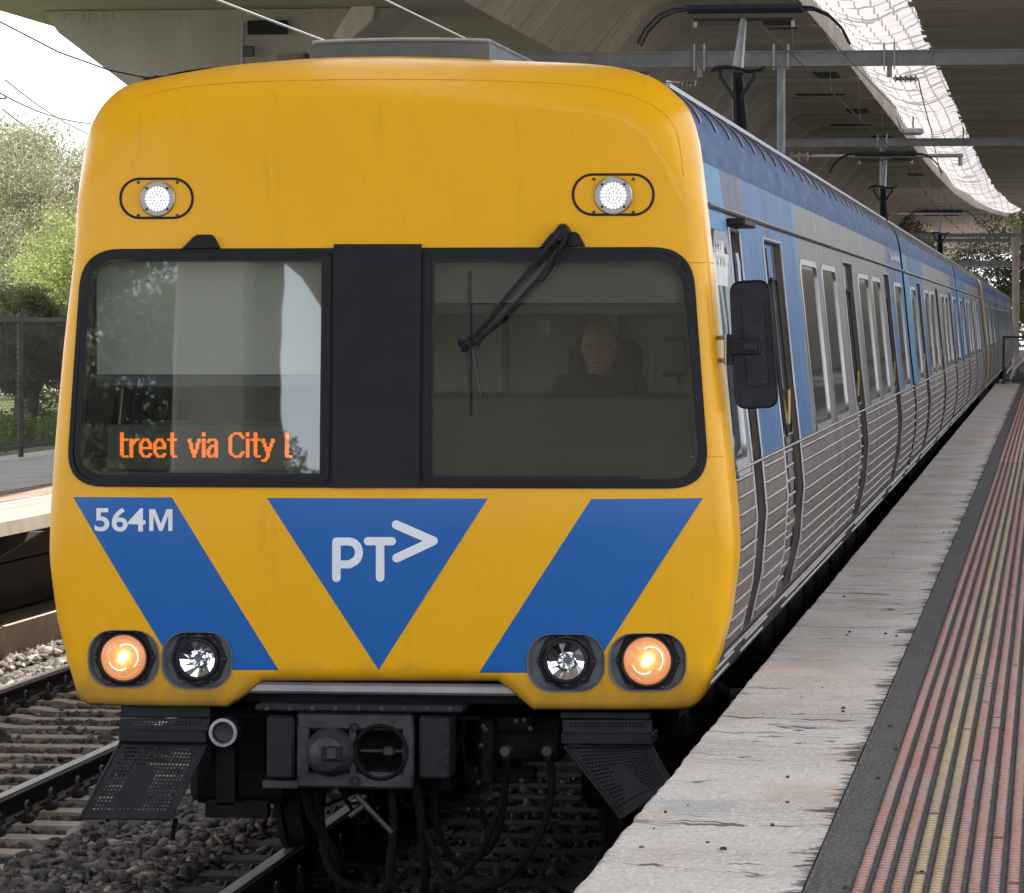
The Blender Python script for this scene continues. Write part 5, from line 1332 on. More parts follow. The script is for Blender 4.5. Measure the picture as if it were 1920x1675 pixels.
# ballast stones
def stones(name, regions, mat, seed, label=None):
    R = np.random.default_rng(seed)
    t = (1 + 5 ** .5) / 2; ico = np.array([(-1, t, 0), (1, t, 0), (-1, -t, 0), (1, -t, 0), (0, -1, t), (0, 1, t), (0, -1, -t), (0, 1, -t), (t, 0, -1), (t, 0, 1), (-t, 0, -1), (-t, 0, 1)]) / math.sqrt(1 + t * t)
    fi = np.array([(0, 11, 5), (0, 5, 1), (0, 1, 7), (0, 7, 10), (0, 10, 11), (1, 5, 9), (5, 11, 4), (11, 10, 2), (10, 7, 6), (7, 1, 8), (3, 9, 4), (3, 4, 2), (3, 2, 6), (3, 6, 8), (3, 8, 9), (4, 9, 5), (2, 4, 11), (6, 2, 10), (8, 6, 7), (9, 8, 1)])
    cs = []
    for (x0, x1, y0, y1, dens, zf, smin, smax) in regions:
        n_ = int((x1 - x0) * (y1 - y0) * dens); X = R.uniform(x0, x1, n_); Yv = R.uniform(y0, y1, n_)
        Z = np.array([zf(a) for a in X]) + R.uniform(-.02, .022, n_); Sz = R.uniform(smin, smax, n_) * (1 + .5 * (R.random(n_) > .93))
        for cx_, y00 in ((T2, 16.), (TX, 15.9)):   # keep rails and sleeper tops clear
            on = (np.abs(X - cx_) < 1.34) & (np.abs(((Yv - y00 + .31) % .62) - .31) < .125); kill = on & (R.random(n_) < .97)
            Z = np.where(kill, -.9, Z)
            for s_ in (-1, 1): Z = np.where(np.abs(X - cx_ - s_ * GAUGE) < .10, -.9, Z)
        ok = Z > -.6; cs.append(np.stack([X, Yv, Z, Sz], 1)[ok])
    cs = np.concatenate(cs); n_ = len(cs)
    V = ico[None] * R.uniform(.5, 1.25, (n_, 12, 1)) * R.uniform([.6, .6, .35], [1.5, 1.5, .85], (n_, 1, 3))
    a = R.uniform(0, 2 * PI, n_); b = R.normal(0, .5, n_)
    ca, sa, cb, sb = np.cos(a), np.sin(a), np.cos(b), np.sin(b)
    x, y, z = V[..., 0].copy(), V[..., 1].copy(), V[..., 2].copy(); y2 = y * cb[:, None] - z * sb[:, None]; z2 = y * sb[:, None] + z * cb[:, None]
    V[..., 0] = x * ca[:, None] - y2 * sa[:, None]; V[..., 1] = x * sa[:, None] + y2 * ca[:, None]; V[..., 2] = z2
    V = V * cs[:, None, 3:4] + cs[:, None, :3]
    Fc = (fi[None] + (np.arange(n_) * 12)[:, None, None]).reshape(-1)
    me = bpy.data.meshes.new(name); me.vertices.add(n_ * 12); me.vertices.foreach_set('co', V.reshape(-1).astype(np.float32)); me.loops.add(len(Fc)); me.loops.foreach_set('vertex_index', Fc.astype(np.int32))
    me.polygons.add(len(Fc) // 3); me.polygons.foreach_set('loop_start', (np.arange(len(Fc) // 3) * 3).astype(np.int32)); me.polygons.foreach_set('loop_total', np.full(len(Fc) // 3, 3, np.int32))
    at_ = me.attributes.new('shade', 'FLOAT', 'POINT'); sh = np.clip(R.beta(1.1, 1.9, n_) * (1 - .9 * np.clip((cs[:, 0] + 4.5) / .9, 0, 1)), 0, 1); at_.data.foreach_set('value', np.repeat(sh, 12).astype(np.float32))  # tone lowered towards the train, standing in for the shade beneath it
    me.materials.append(MT[mat]); me.update(calc_edges=True); o = bpy.data.objects.new(name, me); C.objects.link(o)
    return tag(o, label or 'loose grey ballast stones heaped between and beside the rails', 'ballast', kind='stuff')
zf = lambda x: -.12 if x < -8.15 else (-.19 if x < -7.9 else -.205 if x < -5.25 else -.165 if x < -4.25 else -.205)
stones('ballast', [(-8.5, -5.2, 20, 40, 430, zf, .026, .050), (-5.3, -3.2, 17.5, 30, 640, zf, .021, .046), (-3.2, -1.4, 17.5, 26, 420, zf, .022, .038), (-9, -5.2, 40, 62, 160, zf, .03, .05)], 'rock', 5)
# dry leaf scraps and weeds on the ballast are left out: nothing countable shows

# ---------------- fence behind the far platform
FX = -11.62; fn = empty('chain_link_fence', (FX, 48, PZ), 'dark chain-link fence with pipe rails behind the far platform', 'fence')
q = MB(); 
for z in (PZ + .12, PZ + 1.56): q.cyl((FX, 20, z), (FX, 100, z), .032, 'fence', 8)
q.build('fence_rail', fn, smooth=True)
yp = atx(38, 700, FX).y
for k in range(-7, 16):
    q = MB(); q.cyl((FX, yp + k * 3.0, PZ - .05), (FX, yp + k * 3.0, PZ + 1.6), .036, 'fence', 8); q.lathe([(.04, 0), (.03, .03), (.001, .035)], (FX, yp + k * 3., PZ + 1.6), 'fence', 8, 'z'); q.build('fence_post', fn, smooth=True)
q = MB(); h0, h1 = PZ + .13, PZ + 1.55; hh = h1 - h0; vs = []; fs = []
for k in range(int((100 - 20 + hh) / .062)):
    y = 20 - hh + k * .062
    for s_ in (0, 1):
        ya, yb2 = (y, y + hh) if s_ == 0 else (y + hh, y)
        # clip to the ends
        za, zb = h0, h1; w_ = .0032; x = FX + (.004 if s_ else -.004); b = len(vs)
        vs += [(x - w_ / 2, ya - w_, za), (x + w_ / 2, ya + w_, za), (x + w_ / 2, yb2 + w_, zb), (x - w_ / 2, yb2 - w_, zb)]; fs.append((b, b + 1, b + 2, b + 3))
q.add(vs, fs, 'fence'); q.build('wire_mesh', fn, recalc=False)

# ---------------- vegetation
def leaves(name, clumps, nl, size, mat, parent, seed, aspect=.38, droop=.3):
    R = np.random.default_rng(seed); cl = np.array(clumps)      # x,y,z,r
    w = cl[:, 3] ** 2; idx = R.choice(len(cl), nl, p=w / w.sum()); c = cl[idx]
    d = R.normal(0, 1, (nl, 3)); d /= np.linalg.norm(d, axis=1)[:, None]; rad_ = R.random(nl) ** .45
    P = c[:, :3] + d * (c[:, 3] * rad_)[:, None] * np.array([1, 1, .75])
    u = R.normal(0, 1, (nl, 3)); u[:, 2] -= droop; u /= np.linalg.norm(u, axis=1)[:, None]; v = np.cross(u, R.normal(0, 1, (nl, 3))); v /= np.linalg.norm(v, axis=1)[:, None]
    s_ = (size * R.uniform(.6, 1.3, nl))[:, None]
    V = np.stack([P - u * s_, P + v * s_ * aspect, P + u * s_, P - v * s_ * aspect], 1).reshape(-1, 3)
    me = bpy.data.meshes.new(name); me.vertices.add(nl * 4); me.vertices.foreach_set('co', V.reshape(-1).astype(np.float32)); me.loops.add(nl * 4); me.loops.foreach_set('vertex_index', np.arange(nl * 4, dtype=np.int32))
    me.polygons.add(nl); me.polygons.foreach_set('loop_start', (np.arange(nl) * 4).astype(np.int32)); me.polygons.foreach_set('loop_total', np.full(nl, 4, np.int32))
    me.materials.append(MT[mat]); me.update(calc_edges=True); o = bpy.data.objects.new(name, me); C.objects.link(o)
    if parent is not None: o.parent = parent; me.transform(Matrix.Translation(-Vector(parent['_w'])))
    return o
def tree(x, y, z0, h, cr, label, mat='leafA', nl=9000, size=.09, seed=1, lean=0., trunk_r=.16, low=.35, ncl=70, group='trees and shrubs around the station', name='tree'):
    R = random.Random(seed); t = empty(name, (x, y, z0), label, 'tree', group)
    q = MB(); pts = []; top = z0 + h * .75
    for k in range(7):
        f = k / 6; pts.append((x + lean * f * h * .5 + R.uniform(-.06, .06) * h * .12, y + R.uniform(-.05, .05) * h * .1, z0 + (top - z0) * f))
    q.tube(pts, [trunk_r * (1 - .13 * k) for k in range(7)], 'bark', 9)
    cl = []
    for k in range(ncl):
        while True:
            a = (R.uniform(-1, 1), R.uniform(-1, 1), R.uniform(-1, 1)); n2 = a[0] ** 2 + a[1] ** 2 + a[2] ** 2
            if .10 < n2 < 1: break
        cz = z0 + h * (low + 1) / 2; rz = h * (1 - low) / 2
        kx = 1 - .35 * max(0, a[2])
        cl.append((x + lean * h * .4 + a[0] * cr * kx, y + a[1] * cr * kx, cz + a[2] * rz * .9, R.uniform(.14, .30) * cr))
    for k in range(0, ncl, 4):
        c = cl[k]; j = R.randint(2, 5); p = Vector(pts[j]); e = Vector(c[:3]); m_ = (p + e) / 2 + Vector((0, 0, .12 * h * .3))
        q.tube([p, m_, e], [trunk_r * .35, trunk_r * .2, trunk_r * .07], 'bark', 6)
    q.build('trunk', t, smooth=True); leaves('crown', cl, nl, size, mat, t, seed); return t
GZ = -.3
bk = MB(); bk.prism([(-11.95, -.6), (-11.95, .95), (-13.5, .9), (-22, .4), (-34, .2), (-34, -.6)], 'y', 30, 240, 'grassg'); tag(bk.build('grass_bank'), kind='structure')
tree(-36.5, 150, .1, 9.8, 4.6, 'tall olive-green gum tree above the left fence, against the white sky', 'leafA', 60000, .075, 11, low=.22, ncl=130)
tree(-29.0, 125, .2, 6.0, 2.7, 'bright yellow-green leafy tree just above the fence rail, beside the train', 'leafB', 36000, .06, 12, low=.12, ncl=90)
tree(-15.3, 62, .85, 2.25, 1.3, 'small dark-trunked tree leaning right behind the wire mesh', 'leafC', 30000, .035, 13, lean=.35, trunk_r=.15, low=.28, ncl=60)
tree(-16.9, 68, .8, 2.4, 1.5, 'low bushy dark tree left of the leaning trunk, behind the wire mesh', 'leafC', 30000, .04, 17, lean=.1, trunk_r=.1, low=.15, ncl=60)
tree(-43.5, 168, .1, 12.0, 5.2, 'broad tree behind the tall gum tree at the left edge of the picture', 'leafA', 40000, .10, 14, low=.15, ncl=110)
tree(-31.5, 138, .1, 5.6, 4.6, 'dark green tree filling the gap low behind the fence', 'leafC', 40000, .08, 15, low=.02, ncl=100)
tree(-46.0, 210, .1, 9.0, 7.0, 'distant dark tree furthest back on the left side', 'leafC', 30000, .12, 16, low=.02, ncl=90)
leaves('undergrowth', [(-12.9 - .9 * (k % 5), 50 + 1.3 * k, 1.05, .35 + .1 * (k % 3)) for k in range(36)], 22000, .05, 'grassblade', None, 21)
tag(bpy.data.objects['undergrowth'], 'bright green weeds and grass behind the far fence', 'undergrowth', kind='stuff')
tree(-21.5, -58, -.5, 16.5, 4.5, 'large tree behind the photographer, mirrored in the left windscreen', 'leafC', 90000, .12, 31, low=.05, ncl=130)
tree(-36, -75, -.5, 9, 6.5, 'wide tree far behind the photographer, seen only as a reflection', 'leafC', 6000, .25, 32, low=.1, ncl=50)
tree(-6.5, 262, -.5, 6.4, 4.2, 'hazy grey-green tree past the far end of the train', 'leafA', 9000, .16, 33, low=.1, ncl=60)
tree(4.5, 300, -.5, 14, 9.0, 'tall dark tree out past the platform end, mostly out of view', 'leafC', 9000, .3, 35, low=.0, ncl=60)
tree(1.5, 275, -.5, 7.0, 5.0, 'dark tree at the right edge, past the end of the platform', 'leafC', 9000, .17, 34, low=.02, ncl=60)

leaves('treeline', [(-60 + 1.3 * k + (k * 7 % 5), 150 + (k * 13 % 17), .8 + (k * 5 % 4) * .9, 2.6) for k in range(38)], 60000, .12, 'leafC', None, 41)
tag(bpy.data.objects['treeline'], 'dark mass of trees along the horizon behind the left-hand trees', 'tree line', kind='stuff')
tree(-10.5, 285, -.5, 10.6, 5.5, 'grey-green tree just left of the far tail of the train', 'leafA', 14000, .14, 36, low=.05, ncl=70)
tree(-3.5, 300, -.5, 10.8, 5.5, 'dark tree directly behind the tail of the train', 'leafC', 14000, .14, 37, low=.02, ncl=70)
# ---------------- elevated road viaducts
def bend(y):  # unseen stretch behind the camera, bent to shape the windscreen reflections
    t = min(1, max(0, (5 - y) / 17)); return 9.4 * t * t * (3 - 2 * t) - .10 * max(0, -18 - y)
def edge_x(y):
    P = [(-999, -5.8), (171, -5.8), (215, -5.75), (251, -5.5), (280, -4.8), (300, -3.6), (318, -1.0), (340, 2.)]
    for (a, b), (c, d) in zip(P[:-1], P[1:]):
        if y <= c: return b + (d - b) * max(0, (y - a)) / (c - a) if y > a else b
    return P[-1][1]
ZT = CAMZ + 7.5; ZBX = CAMZ + 5.78
def loft(ysec, proff, mats, mb):
    vs = []; 
    for y in ysec: vs += [(x, y, z) for x, z in proff(y)]
    n_ = len(proff(ysec[0]))
    for i in range(len(ysec) - 1):
        for k in range(n_):
            b = len(mb.v) if False else 0
    for k in range(n_):
        sub_v = []; 
        for y in ysec:
            p = proff(y); sub_v += [(p[k][0], y, p[k][1]), (p[(k + 1) % n_][0], y, p[(k + 1) % n_][1])]
        mb.add(sub_v, [(2 * i, 2 * i + 1, 2 * i + 3, 2 * i + 2) for i in range(len(ysec) - 1)], mats[k])
    for y in (ysec[0], ysec[-1]):
        mb.add([(x, y, z) for x, z in proff(y)], [tuple(range(n_))], mats[0])
def pl(y):
    e = edge_x(y); b = bend(y)
    return [(e + b, ZT + .72), (e + b, ZT), (-8.8 + b + (e + 5.8) * .3, ZT + .02), (-9.25 + b, ZT - .18), (-10.5 + b, ZBX), (-19.4 + b, ZBX), (-19.9 + b, ZT - .6 ), (-21. + b + 1. * b / 9.4, ZT), (-21. + b + 1. * b / 9.4, ZT + .72)]
ys = [-80, -70, -60, -50, -40, -30, -20, -10, 0, 40, 80, 171, 190, 215, 235, 251, 265, 280, 290, 300, 310, 318, 330, 340, 470]
v1 = empty('viaduct', (-15, 40, ZT), 'long concrete road viaduct overhead with sloping ribbed web, left of the netted gap', 'viaduct')
q = MB(); loft(ys, pl, ['fascia', 'viaduct', 'viaduct', 'viaduct', 'pier', 'viaduct', 'viaduct', 'fascia', 'viaduct'], q); q.build('girder', v1)
q = MB()
for Y_ in (85, 107, 129, 151, 173, 195, 217): q = MB(); q.box((-6.75, Y_, ZT - .01), (.75, 2.6, .05), 'reveal'); q.build('drain_cover', v1)
for Y_ in (96, 118, 140, 162): q = MB(); q.box((-7.5, Y_, ZT - .01), (1.6, .35, .05), 'reveal'); q.build('drain_cover', v1)
# stepped segment joints that stand slightly proud of soffit and web
q = MB()
for k in range(60):
    Y_ = 60 + k * 2.6 * 1.5
    if Y_ > 205: break
    d_ = .05; p_ = pl(Y_)
    poly = [(p_[1][0] + .02, ZT - .002), (p_[1][0] + .02, ZT - d_), (p_[2][0], ZT - d_ + .02), (p_[3][0] - .02, p_[3][1] - d_), (p_[4][0] + .02, ZBX - .02), (p_[4][0] - .03, ZBX + .04), (p_[3][0] - .06, p_[3][1] + .02), (p_[2][0], ZT + .01)]
    if k % 3 == 0: q = MB(); q.prism(poly, 'y', Y_, Y_ + .55, 'viaduct'); q.build('segment_rib', v1)
v2 = empty('viaduct', (3, 40, ZT), 'dark parallel viaduct wing overhead with rippled soffit, right of the netted gap', 'viaduct')
def edge2(y):
    P = [(-999, -3.2), (200, -3.2), (235, -3.0), (270, -2.4), (300, -1.2), (330, 1.)]
    for (a, b), (c, d) in zip(P[:-1], P[1:]):
        if y <= c: return b + (d - b) * (y - a) / (c - a) if y > a + 1 and a > -900 else b
    return 1.
def pr(y):
    b = bend(y); e = edge2(y) + b
    return [(e, ZT + .6), (e, ZT), (1.8 + b, ZT - .05), (2.8 + b, ZBX), (5.2 + b, ZBX), (6.1 + b, ZT - .05), (7.4 + b, ZT), (7.4 + b, ZT + .6)]
q = MB(); loft([4, 100, 200, 235, 270, 300, 330, 470], pr, ['viaduct2'] * 8, q); q.build('girder', v2)
q = MB(); rr_ = random.Random(9); Y_ = 60.
while Y_ < 270:
    e = edge2(Y_) + rr_.uniform(-.12, .05); w_ = rr_.uniform(.9, 1.7); hgt = rr_.uniform(.02, .05)
    q.box(((e + 2.6) / 2, Y_ + w_ / 2, ZT - hgt / 2 + .01), (2.6 - e, w_, hgt), 'viaduct2', bev=.02); Y_ += w_ + rr_.uniform(.5, 1.2)
q.build('segment_rib', v2)
# netting over the gap between them
NY, NX = 420, 8; vs = []; 
for j in range(NY + 1):
    y = 62 + (315 - 62) * j / NY
    for i in range(NX + 1):
        u = i / NX; x = edge_x(y) + (edge2(y) - edge_x(y)) * u if edge2(y) > edge_x(y) + .05 else edge_x(y) + .05 * u
        sag = -.42 * math.sin(PI * u) + .09 * math.sin(y * 2.9 + 1.3 * math.sin(y * .31 + u * 2)) * (.4 + math.sin(PI * u)) ; vs.append((x, y, ZT + .55 + sag + .1 * math.sin(y * .17)))
q = MB(); q.add(vs, [(j * (NX + 1) + i, j * (NX + 1) + i + 1, (j + 1) * (NX + 1) + i + 1, (j + 1) * (NX + 1) + i) for j in range(NY) for i in range(NX)], 'net')
o = q.build('safety_netting', smooth=True); tag(o, 'pale rippled safety netting strung across the bright gap between the viaducts', 'netting')
# near-side pier with its hammerhead
PYR = 77.
def pierat(px, py): p = at(px, py, PYR); return (p.x, p.z)
pr1 = empty('viaduct_pier', (-15, PYR, 0), 'weathered concrete pier with flared crosshead behind the train roof', 'bridge pier')
zt = ZBX - .01
poly = [(pierat(110, 62)[0] - .3, zt), pierat(110, 62), pierat(238, 160), pierat(330, 250), (-14.6, 4.6), (-14.6, -.5), (-12.4, -.5), (-12.4, 5.2), pierat(655, 84), (pierat(745, 0)[0], pierat(745, 0)[1]), (pierat(745, 0)[0], zt)]
poly = [(x, min(z, zt)) for x, z in poly]
q = MB(); q.prism(poly[:-1] if abs(poly[-1][1] - poly[-2][1]) < .01 else poly, 'y', PYR, PYR + 2.4, 'pier'); q.build('crosshead', pr1)
q = MB(); a = pierat(660, 20); b = pierat(712, 66); q.prism([pierat(628, 70), pierat(668, 8), pierat(705, 8), pierat(700, 40), pierat(652, 84)], 'y', PYR - .25, PYR - .003, 'viaduct'); q.build('corbel', pr1)
q = MB()
for k in range(26):
    x0 = random.Random(k).uniform(60, 640); x, z = pierat(x0, 2); l_ = random.Random(k + 50).uniform(.05, .35); q.tube([(x, PYR - .004, zt - .02), (x, PYR - .004, zt - l_)], [.012, .003], 'coping', 5)
q.build('lime_streak', pr1)
bx_ = MB(); a = pierat(467, 40); b = pierat(540, 65); bx_.box(((a[0] + b[0]) / 2, PYR - .09, (a[1] + b[1]) / 2), (b[0] - a[0], .17, a[1] - b[1]), 'black', bev=.01)
tag(bx_.build('junction_box'), 'dark rectangular electrical box mounted on the pier face', 'junction box')
q = MB(); a = pierat(459, 45); b = pierat(459, 122); q.cyl((a[0], PYR - .2, b[1] - .5), (a[0], PYR - .2, a[1]), .045, 'galv', 10); q.box((a[0] + .1, PYR - .2, pierat(459, 98)[1]), (.22, .12, .2), 'fence', bev=.02)
tag(q.build('cable_pipe', smooth=True, ang=30), 'short grey pipe with a bracket standing before the pier, left of the dark box', 'pipe')
def column(x, y, w_, h_, lb, mat='pier'):
    q = MB(); q.lathe([(w_ / 2, 0), (w_ / 2, h_ * .82), (w_ * .8, h_)], (x, y, -.5), mat, 24, 'z'); tag(q.build('viaduct_pier', smooth=True, ang=30), lb, 'bridge pier')
q = MB(); q.box((-12.2, -25, 4.8), (1.35, 1.2, 10.6), 'pier', rot=Matrix.Rotation(.25, 3, 'Z'), bev=.12); tag(q.build('viaduct_pier'), 'square concrete pier behind the photographer, mirrored in the left windscreen', 'bridge pier')
column(-1.62, 215, .36, 8., 'pale slim pier beside the far tail of the train', 'coping')

q = MB(); q.prism([(7.55, -.6), (7.55, 4.6), (7.85, 4.6), (7.85, -.6)], 'y', 24, 330, 'reflwall');  # unseen wall added to tone down reflections in the carriage sides
for k in range(60): q.box((7.5, 25 + k * 5.1, 2.), (.12, .35, 5.), 'reflwall')
tag(q.build('reflection_wall'), 'added unseen brown reflection wall along the back of the near platform', 'wall')
q = MB(); q.prism([(8.0, -.6), (8.0, 7.4), (8.4, 7.4), (8.4, -.6)], 'y', 95, 330, 'reflwall'); tag(q.build('reflection_wall'), 'added unseen taller wall standing behind the low wall, far down the near platform side', 'wall')  # taller unseen wall added to keep bright sky out of window reflections
# ---------------- overhead line equipment
def portal(Y_, lb, zb, d_, xs_=(-10.9, 2.7), drop=None, arm=None):
    p = empty('catenary_portal', (xs_[0], Y_, 0), lb, 'gantry', 'gantries over the tracks'); q = MB()
    q.box(((xs_[0] + xs_[1]) / 2, Y_, zb + d_ / 2 - .012), (xs_[1] - xs_[0], .2, .024), 'galv'); q.box(((xs_[0] + xs_[1]) / 2, Y_, zb - d_ / 2 + .012), (xs_[1] - xs_[0], .2, .024), 'galv'); q.box(((xs_[0] + xs_[1]) / 2, Y_ - .03, zb), (xs_[1] - xs_[0], .03, d_ - .05), 'galv'); q.build('beam', p)
    for x in xs_:
        q = MB(); q.box((x, Y_, (zb - d_ / 2 - .004) / 2), (.22, .22, zb - d_ / 2 - .004), 'galv', bev=.02); q.build('mast', p)
    if drop:
        for k, x in enumerate(drop):
            if arm is not None:
                q = MB(); q.cyl((x, Y_, arm - .1), (x, Y_, zb - d_ / 2 - .005), .075, 'galv', 14); q.box((x, Y_, zb - d_ / 2 - .02), (.3, .25, .02), 'galv'); q.build('drop_tube', p, smooth=True, ang=30)
            for dx in (-.13, .13):
                c = MB(); c.box((x + dx, Y_ - .115, zb), (.035, .02, d_ + .12), 'alu_dull'); c.cyl((x + dx, Y_ - .115, zb + d_ / 2), (x + dx, Y_ - .115, zb + d_ / 2 + .12), .02, 'alu_dull'); c.build('clamp', p)
    return p
def insulator(a, b, parent, r=.06, n_=5, name='insulator'):
    a = Vector(a); b = Vector(b); q = MB(); pts = []; rs = []
    for k in range(n_):
        t0 = (k + .2) / n_; pts += [a.lerp(b, t0), a.lerp(b, t0 + .25 / n_), a.lerp(b, t0 + .5 / n_)]; rs += [r * .35, r, r * .35]
    q.tube([a] + pts + [b], [.02] + rs + [.02], 'insul', 10); return q.build(name, parent, smooth=True, ang=50)
def armset(p, Y_, x0, x1, z, low=.0):
    q = MB(); q.cyl((x0 + .42, Y_ - .02, z), (x1, Y_ - .02, z), .034, 'alu_dull', 10); q.cyl((x1 - .05, Y_ - .02, z + .04), (x1 - .05, Y_ - .02, z - .18), .04, 'galv', 8)
    q.cyl((XC + .1, Y_ - .02, z), (XC + .05, Y_ - .02, z - .08), .015, 'galv'); q.build('registration_arm', p, smooth=True)
    insulator((x0, Y_ - .02, z), (x0 + .42, Y_ - .02, z), p, .095, 3)
Zb = CAMZ + (602 - 112) * 76 / 7900
p1 = portal(76., 'nearest heavy grey gantry beam over the train, carrying the drop tube', Zb, .275, drop=[at(1465, 112, 76).x, at(1312, 112, 76).x, at(1668, 112, 76).x][:1], arm=5.55)
for px in (1312, 1668):
    x = at(px, 112, 76).x
    for dx in (-.09, .09):
        c = MB(); c.box((x + dx, 75.885, Zb), (.03, .02, .42), 'alu_dull'); c.cyl((x + dx, 75.885, Zb + .14), (x + dx, 75.885, Zb + .27), .018, 'alu_dull'); c.build('clamp', p1)
    c = MB(); c.box((x, 75.95, Zb - .24), (.09, .1, .2), 'galv', bev=.01); c.build('hanger', p1)
a = at(1675, 148, 75.9); b = at(1722, 148, 75.9); insulator(a, (b.x, b.y, b.z), p1, .085, 5)
a = at(1277, 155, 75.9); b = at(1308, 155, 75.9); insulator(a, b, p1, .085, 4)
armset(p1, 76., at(1478, 293, 76).x, at(1806, 293, 76).x, at(1650, 293, 76).z)
p2 = portal(118., 'second gantry back, thin and hidden partly by the train roof', 7.6, .22, xs_=(-9.9, 2.6), drop=[-4.6], arm=5.6); armset(p2, 118., -4.6, -1.6, 5.6)
p3 = portal(172., 'third gantry back, far down the line', 6.1, .16, xs_=(-9.9, 2.6)); armset(p3, 172., -4.6, -1.6, 5.55)
p4 = portal(225., 'most distant gantry, beyond the tail of the train', 6.9, .2, xs_=(-9.9, 2.6)); armset(p4, 225., -4.6, -1.6, 5.5)
p5 = portal(250., 'dark lattice gantry among the trees at the line end', 6.0, .35, xs_=(-9.9, 3.4))
def wire(pts, r, lb, mat='wire', grp='overhead wires', sag=0., name='overhead_wire'):
    q = MB(); out = []
    for i in range(len(pts) - 1):
        a = Vector(pts[i]); b = Vector(pts[i + 1])
        for k in range(9): t = k / 8; out.append(a.lerp(b, t) - Vector((0, 0, sag * 4 * t * (1 - t))))
    q.tube(out, r, mat, 6); o = q.build(name, smooth=True); return tag(o, lb, 'wire', grp)
sup = [(19, -2.9), (30, -3.0), (76, -2.72), (118, -3.0), (172, -2.8), (225, -3.0), (300, -2.9)]
wire([(x, y, 5.645) for y, x in sup], .008, 'contact wire touched by the pantographs above the train')
wire([(x + .0, y, 6.45) for y, x in sup[:3]], .008, 'messenger cable above the contact wire, ending at the gantry insulator', sag=.12)
wire([(x, y, 6.3) for y, x in sup[2:]], .008, 'messenger cable continuing behind the nearest gantry', sag=.25)
q = MB()
for k in range(30):
    y = 33 + k * 7.5
    for (y0, x0), (y1, x1) in zip(sup[:-1], sup[1:]):
        if y0 <= y < y1: x = x0 + (x1 - x0) * (y - y0) / (y1 - y0)
    q.tube([(x, y, 5.65), (x, y, 6.28)], .0035, 'wire', 4); q.box((x, y, 5.665), (.03, .05, .05), 'wire')
tag(q.build('dropper_wire'), 'fine vertical droppers joining the contact wire and messenger over the train', 'wire', 'overhead wires')
wire([(-7.05, 19, 5.35), (-6.9, 76, 5.36), (-6.6, 225, 5.5)], .011, 'lower pale wire over the left-hand track', 'wire_bright')
wire([(-6.6, 19, 5.85), (-6.6, 76, 5.84), (-6.6, 225, 6.2)], .010, 'upper pale wire over the left-hand track, reaching the roof pod', 'wire_bright')
wire([at(1250, 153, 60), at(1277, 155, 75.9)], .01, 'short bright wire tied to the left insulator of the gantry', 'wire_bright')
wire([at(1722, 150, 75.9), at(1745, 240, 95), at(1765, 330, 150)], .012, 'dark feeder wire dropping from the right insulator of the gantry', sag=.05)
wire([at(-60, 10, 70), at(110, 98, 72), at(205, 132, 74), at(283, 148, 76)], .014, 'dark sagging cable crossing the white sky to the pier', sag=.0)
wire([at(-40, 150, 140), at(170, 232, 160)], .028, 'thin far power line, uppermost in the sky gap', sag=.3)
wire([at(10, 150, 150), at(175, 255, 190)], .028, 'thin far power line, steeper one starting at the pole arm', sag=.2)
wire([at(5, 205, 150), at(165, 300, 190)], .028, 'thin far power line starting at the lower pole arm', sag=.2)
wire([at(-20, 250, 150), at(165, 330, 190)], .028, 'lowest thin far power line near the treetop', sag=.2)
pp = empty('utility_pole', (at(-45, 600, 150).x, 150, 0), 'utility pole whose twin crossarms reach into the sky at the left edge', 'power pole')
q = MB(); xq = at(-45, 600, 150).x; q.cyl((xq, 150, -.5), (xq, 150, at(0, 120, 150).z), .14, 'bark', 10); q.build('pole', pp)
for py in (185, 243):
    q = MB(); z = at(0, py, 150).z; xe = at(12, py, 150).x; q.box(((xq + xe) / 2 - .3, 150, z), (xe - xq + .6, .09, .07), 'bark'); q.build('crossarm', pp); q = MB(); q.cyl((xe - .05, 150, z), (xe - .05, 150, z + .65), .03, 'insul', 8); q.build('insulator', pp)

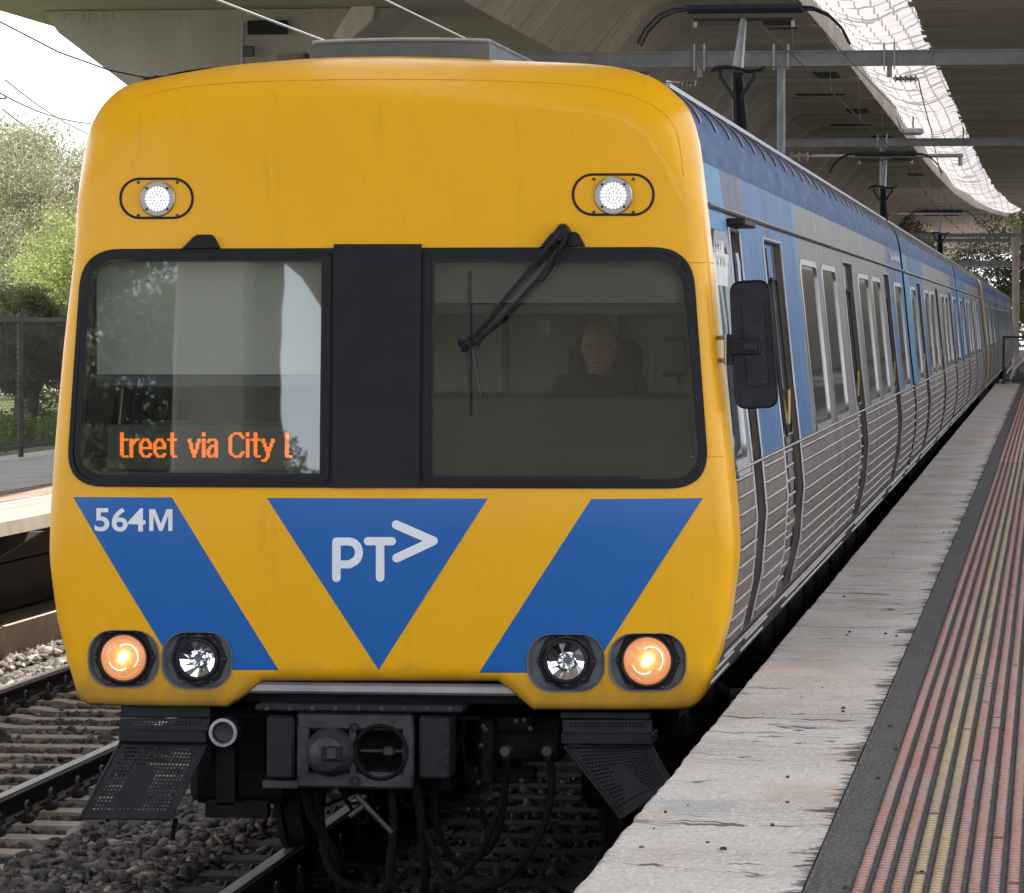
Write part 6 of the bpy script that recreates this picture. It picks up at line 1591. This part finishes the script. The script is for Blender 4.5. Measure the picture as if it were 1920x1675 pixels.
# light fittings by the gap
for (px, py, Y_, lb) in ((1712, 246, 160, 'boxy grey light fitting hung at the left rim of the netted gap'), (1806, 266, 168, 'boxy grey light fitting hung at the right rim of the netted gap')):
    p = at(px, py, Y_); o = MB(); o.box(p, (.78, .5, .22), 'fixture', bev=.04); o.box(p - Vector((0, 0, .13)), (.6, .36, .05), 'alu_dull', bev=.01)
    e = MB(); t = tag(o.build('light_fitting'), lb, 'lamp', 'light fittings between the viaducts'); e.cyl(p + Vector((0, 0, .1)), p + Vector((0, 0, .55)), .03, 'galv'); e.build('bracket', t)
# end-of-platform fence, curved handrail and the ramp beyond
fe = empty('platform_end_fence', (-1.07, 103.7, PZ), 'low wire-mesh fence closing the far end of the near platform', 'fence')
q = MB()
for x in (-1.07, .4, 1.9, 3.4): q.cyl((x, 103.7, PZ - .3), (x, 103.7, PZ + 1.18), .03, 'fence', 8)
q.cyl((-1.07, 103.7, PZ + 1.16), (3.4, 103.7, PZ + 1.16), .025, 'fence', 8); q.cyl((-1.07, 103.7, PZ + .1), (3.4, 103.7, PZ + .1), .02, 'fence', 8); q.build('fence_frame', fe)
q = MB(); vs = []; fs = []
for k in range(90):
    for s_ in (0, 1):
        xa = -1.07 + k * .06 - (.0 if s_ == 0 else 0); xb = xa + (1.05 if s_ == 0 else -1.05)
        if min(xa, xb) < -1.08 or max(xa, xb) > 3.42: continue
        b = len(vs); w_ = .004; vs += [(xa - w_, 103.7, PZ + .1), (xa + w_, 103.7, PZ + .1), (xb + w_, 103.7, PZ + 1.15), (xb - w_, 103.7, PZ + 1.15)]; fs.append((b, b + 1, b + 2, b + 3))
q.add(vs, fs, 'fence'); q.build('wire_mesh', fe, recalc=False)
q = MB(); q.prism([(-1.2, -.5), (-1.2, .5), (7, .9), (7, -.5)], 'y', 104.1, 240, 'asphalt'); tag(q.build('path'), kind='structure')
q = MB(); q.tube([(-.95, 108, .6), (-.95, 108, 1.15), (-.9, 112, 1.35), (-.6, 122, 1.6), (.2, 140, 1.75), (2., 165, 1.8)], .04, 'fixture', 8); tag(q.build('handrail', smooth=True), 'pale curved handrail beyond the end of the platform', 'handrail')
for n_, z in enumerate((1.75, 1.95)):
    q = MB(); q.box((2, 150, z), (7.2, .08, .07), 'fixture'); tag(q.build('guard_rail'), ('lower' if n_ == 0 else 'upper') + ' white guard rail past the platform end', 'guard rail', 'white guard rails')
for nm in list(bpy.data.objects):
    if '_w' in nm: del nm['_w']
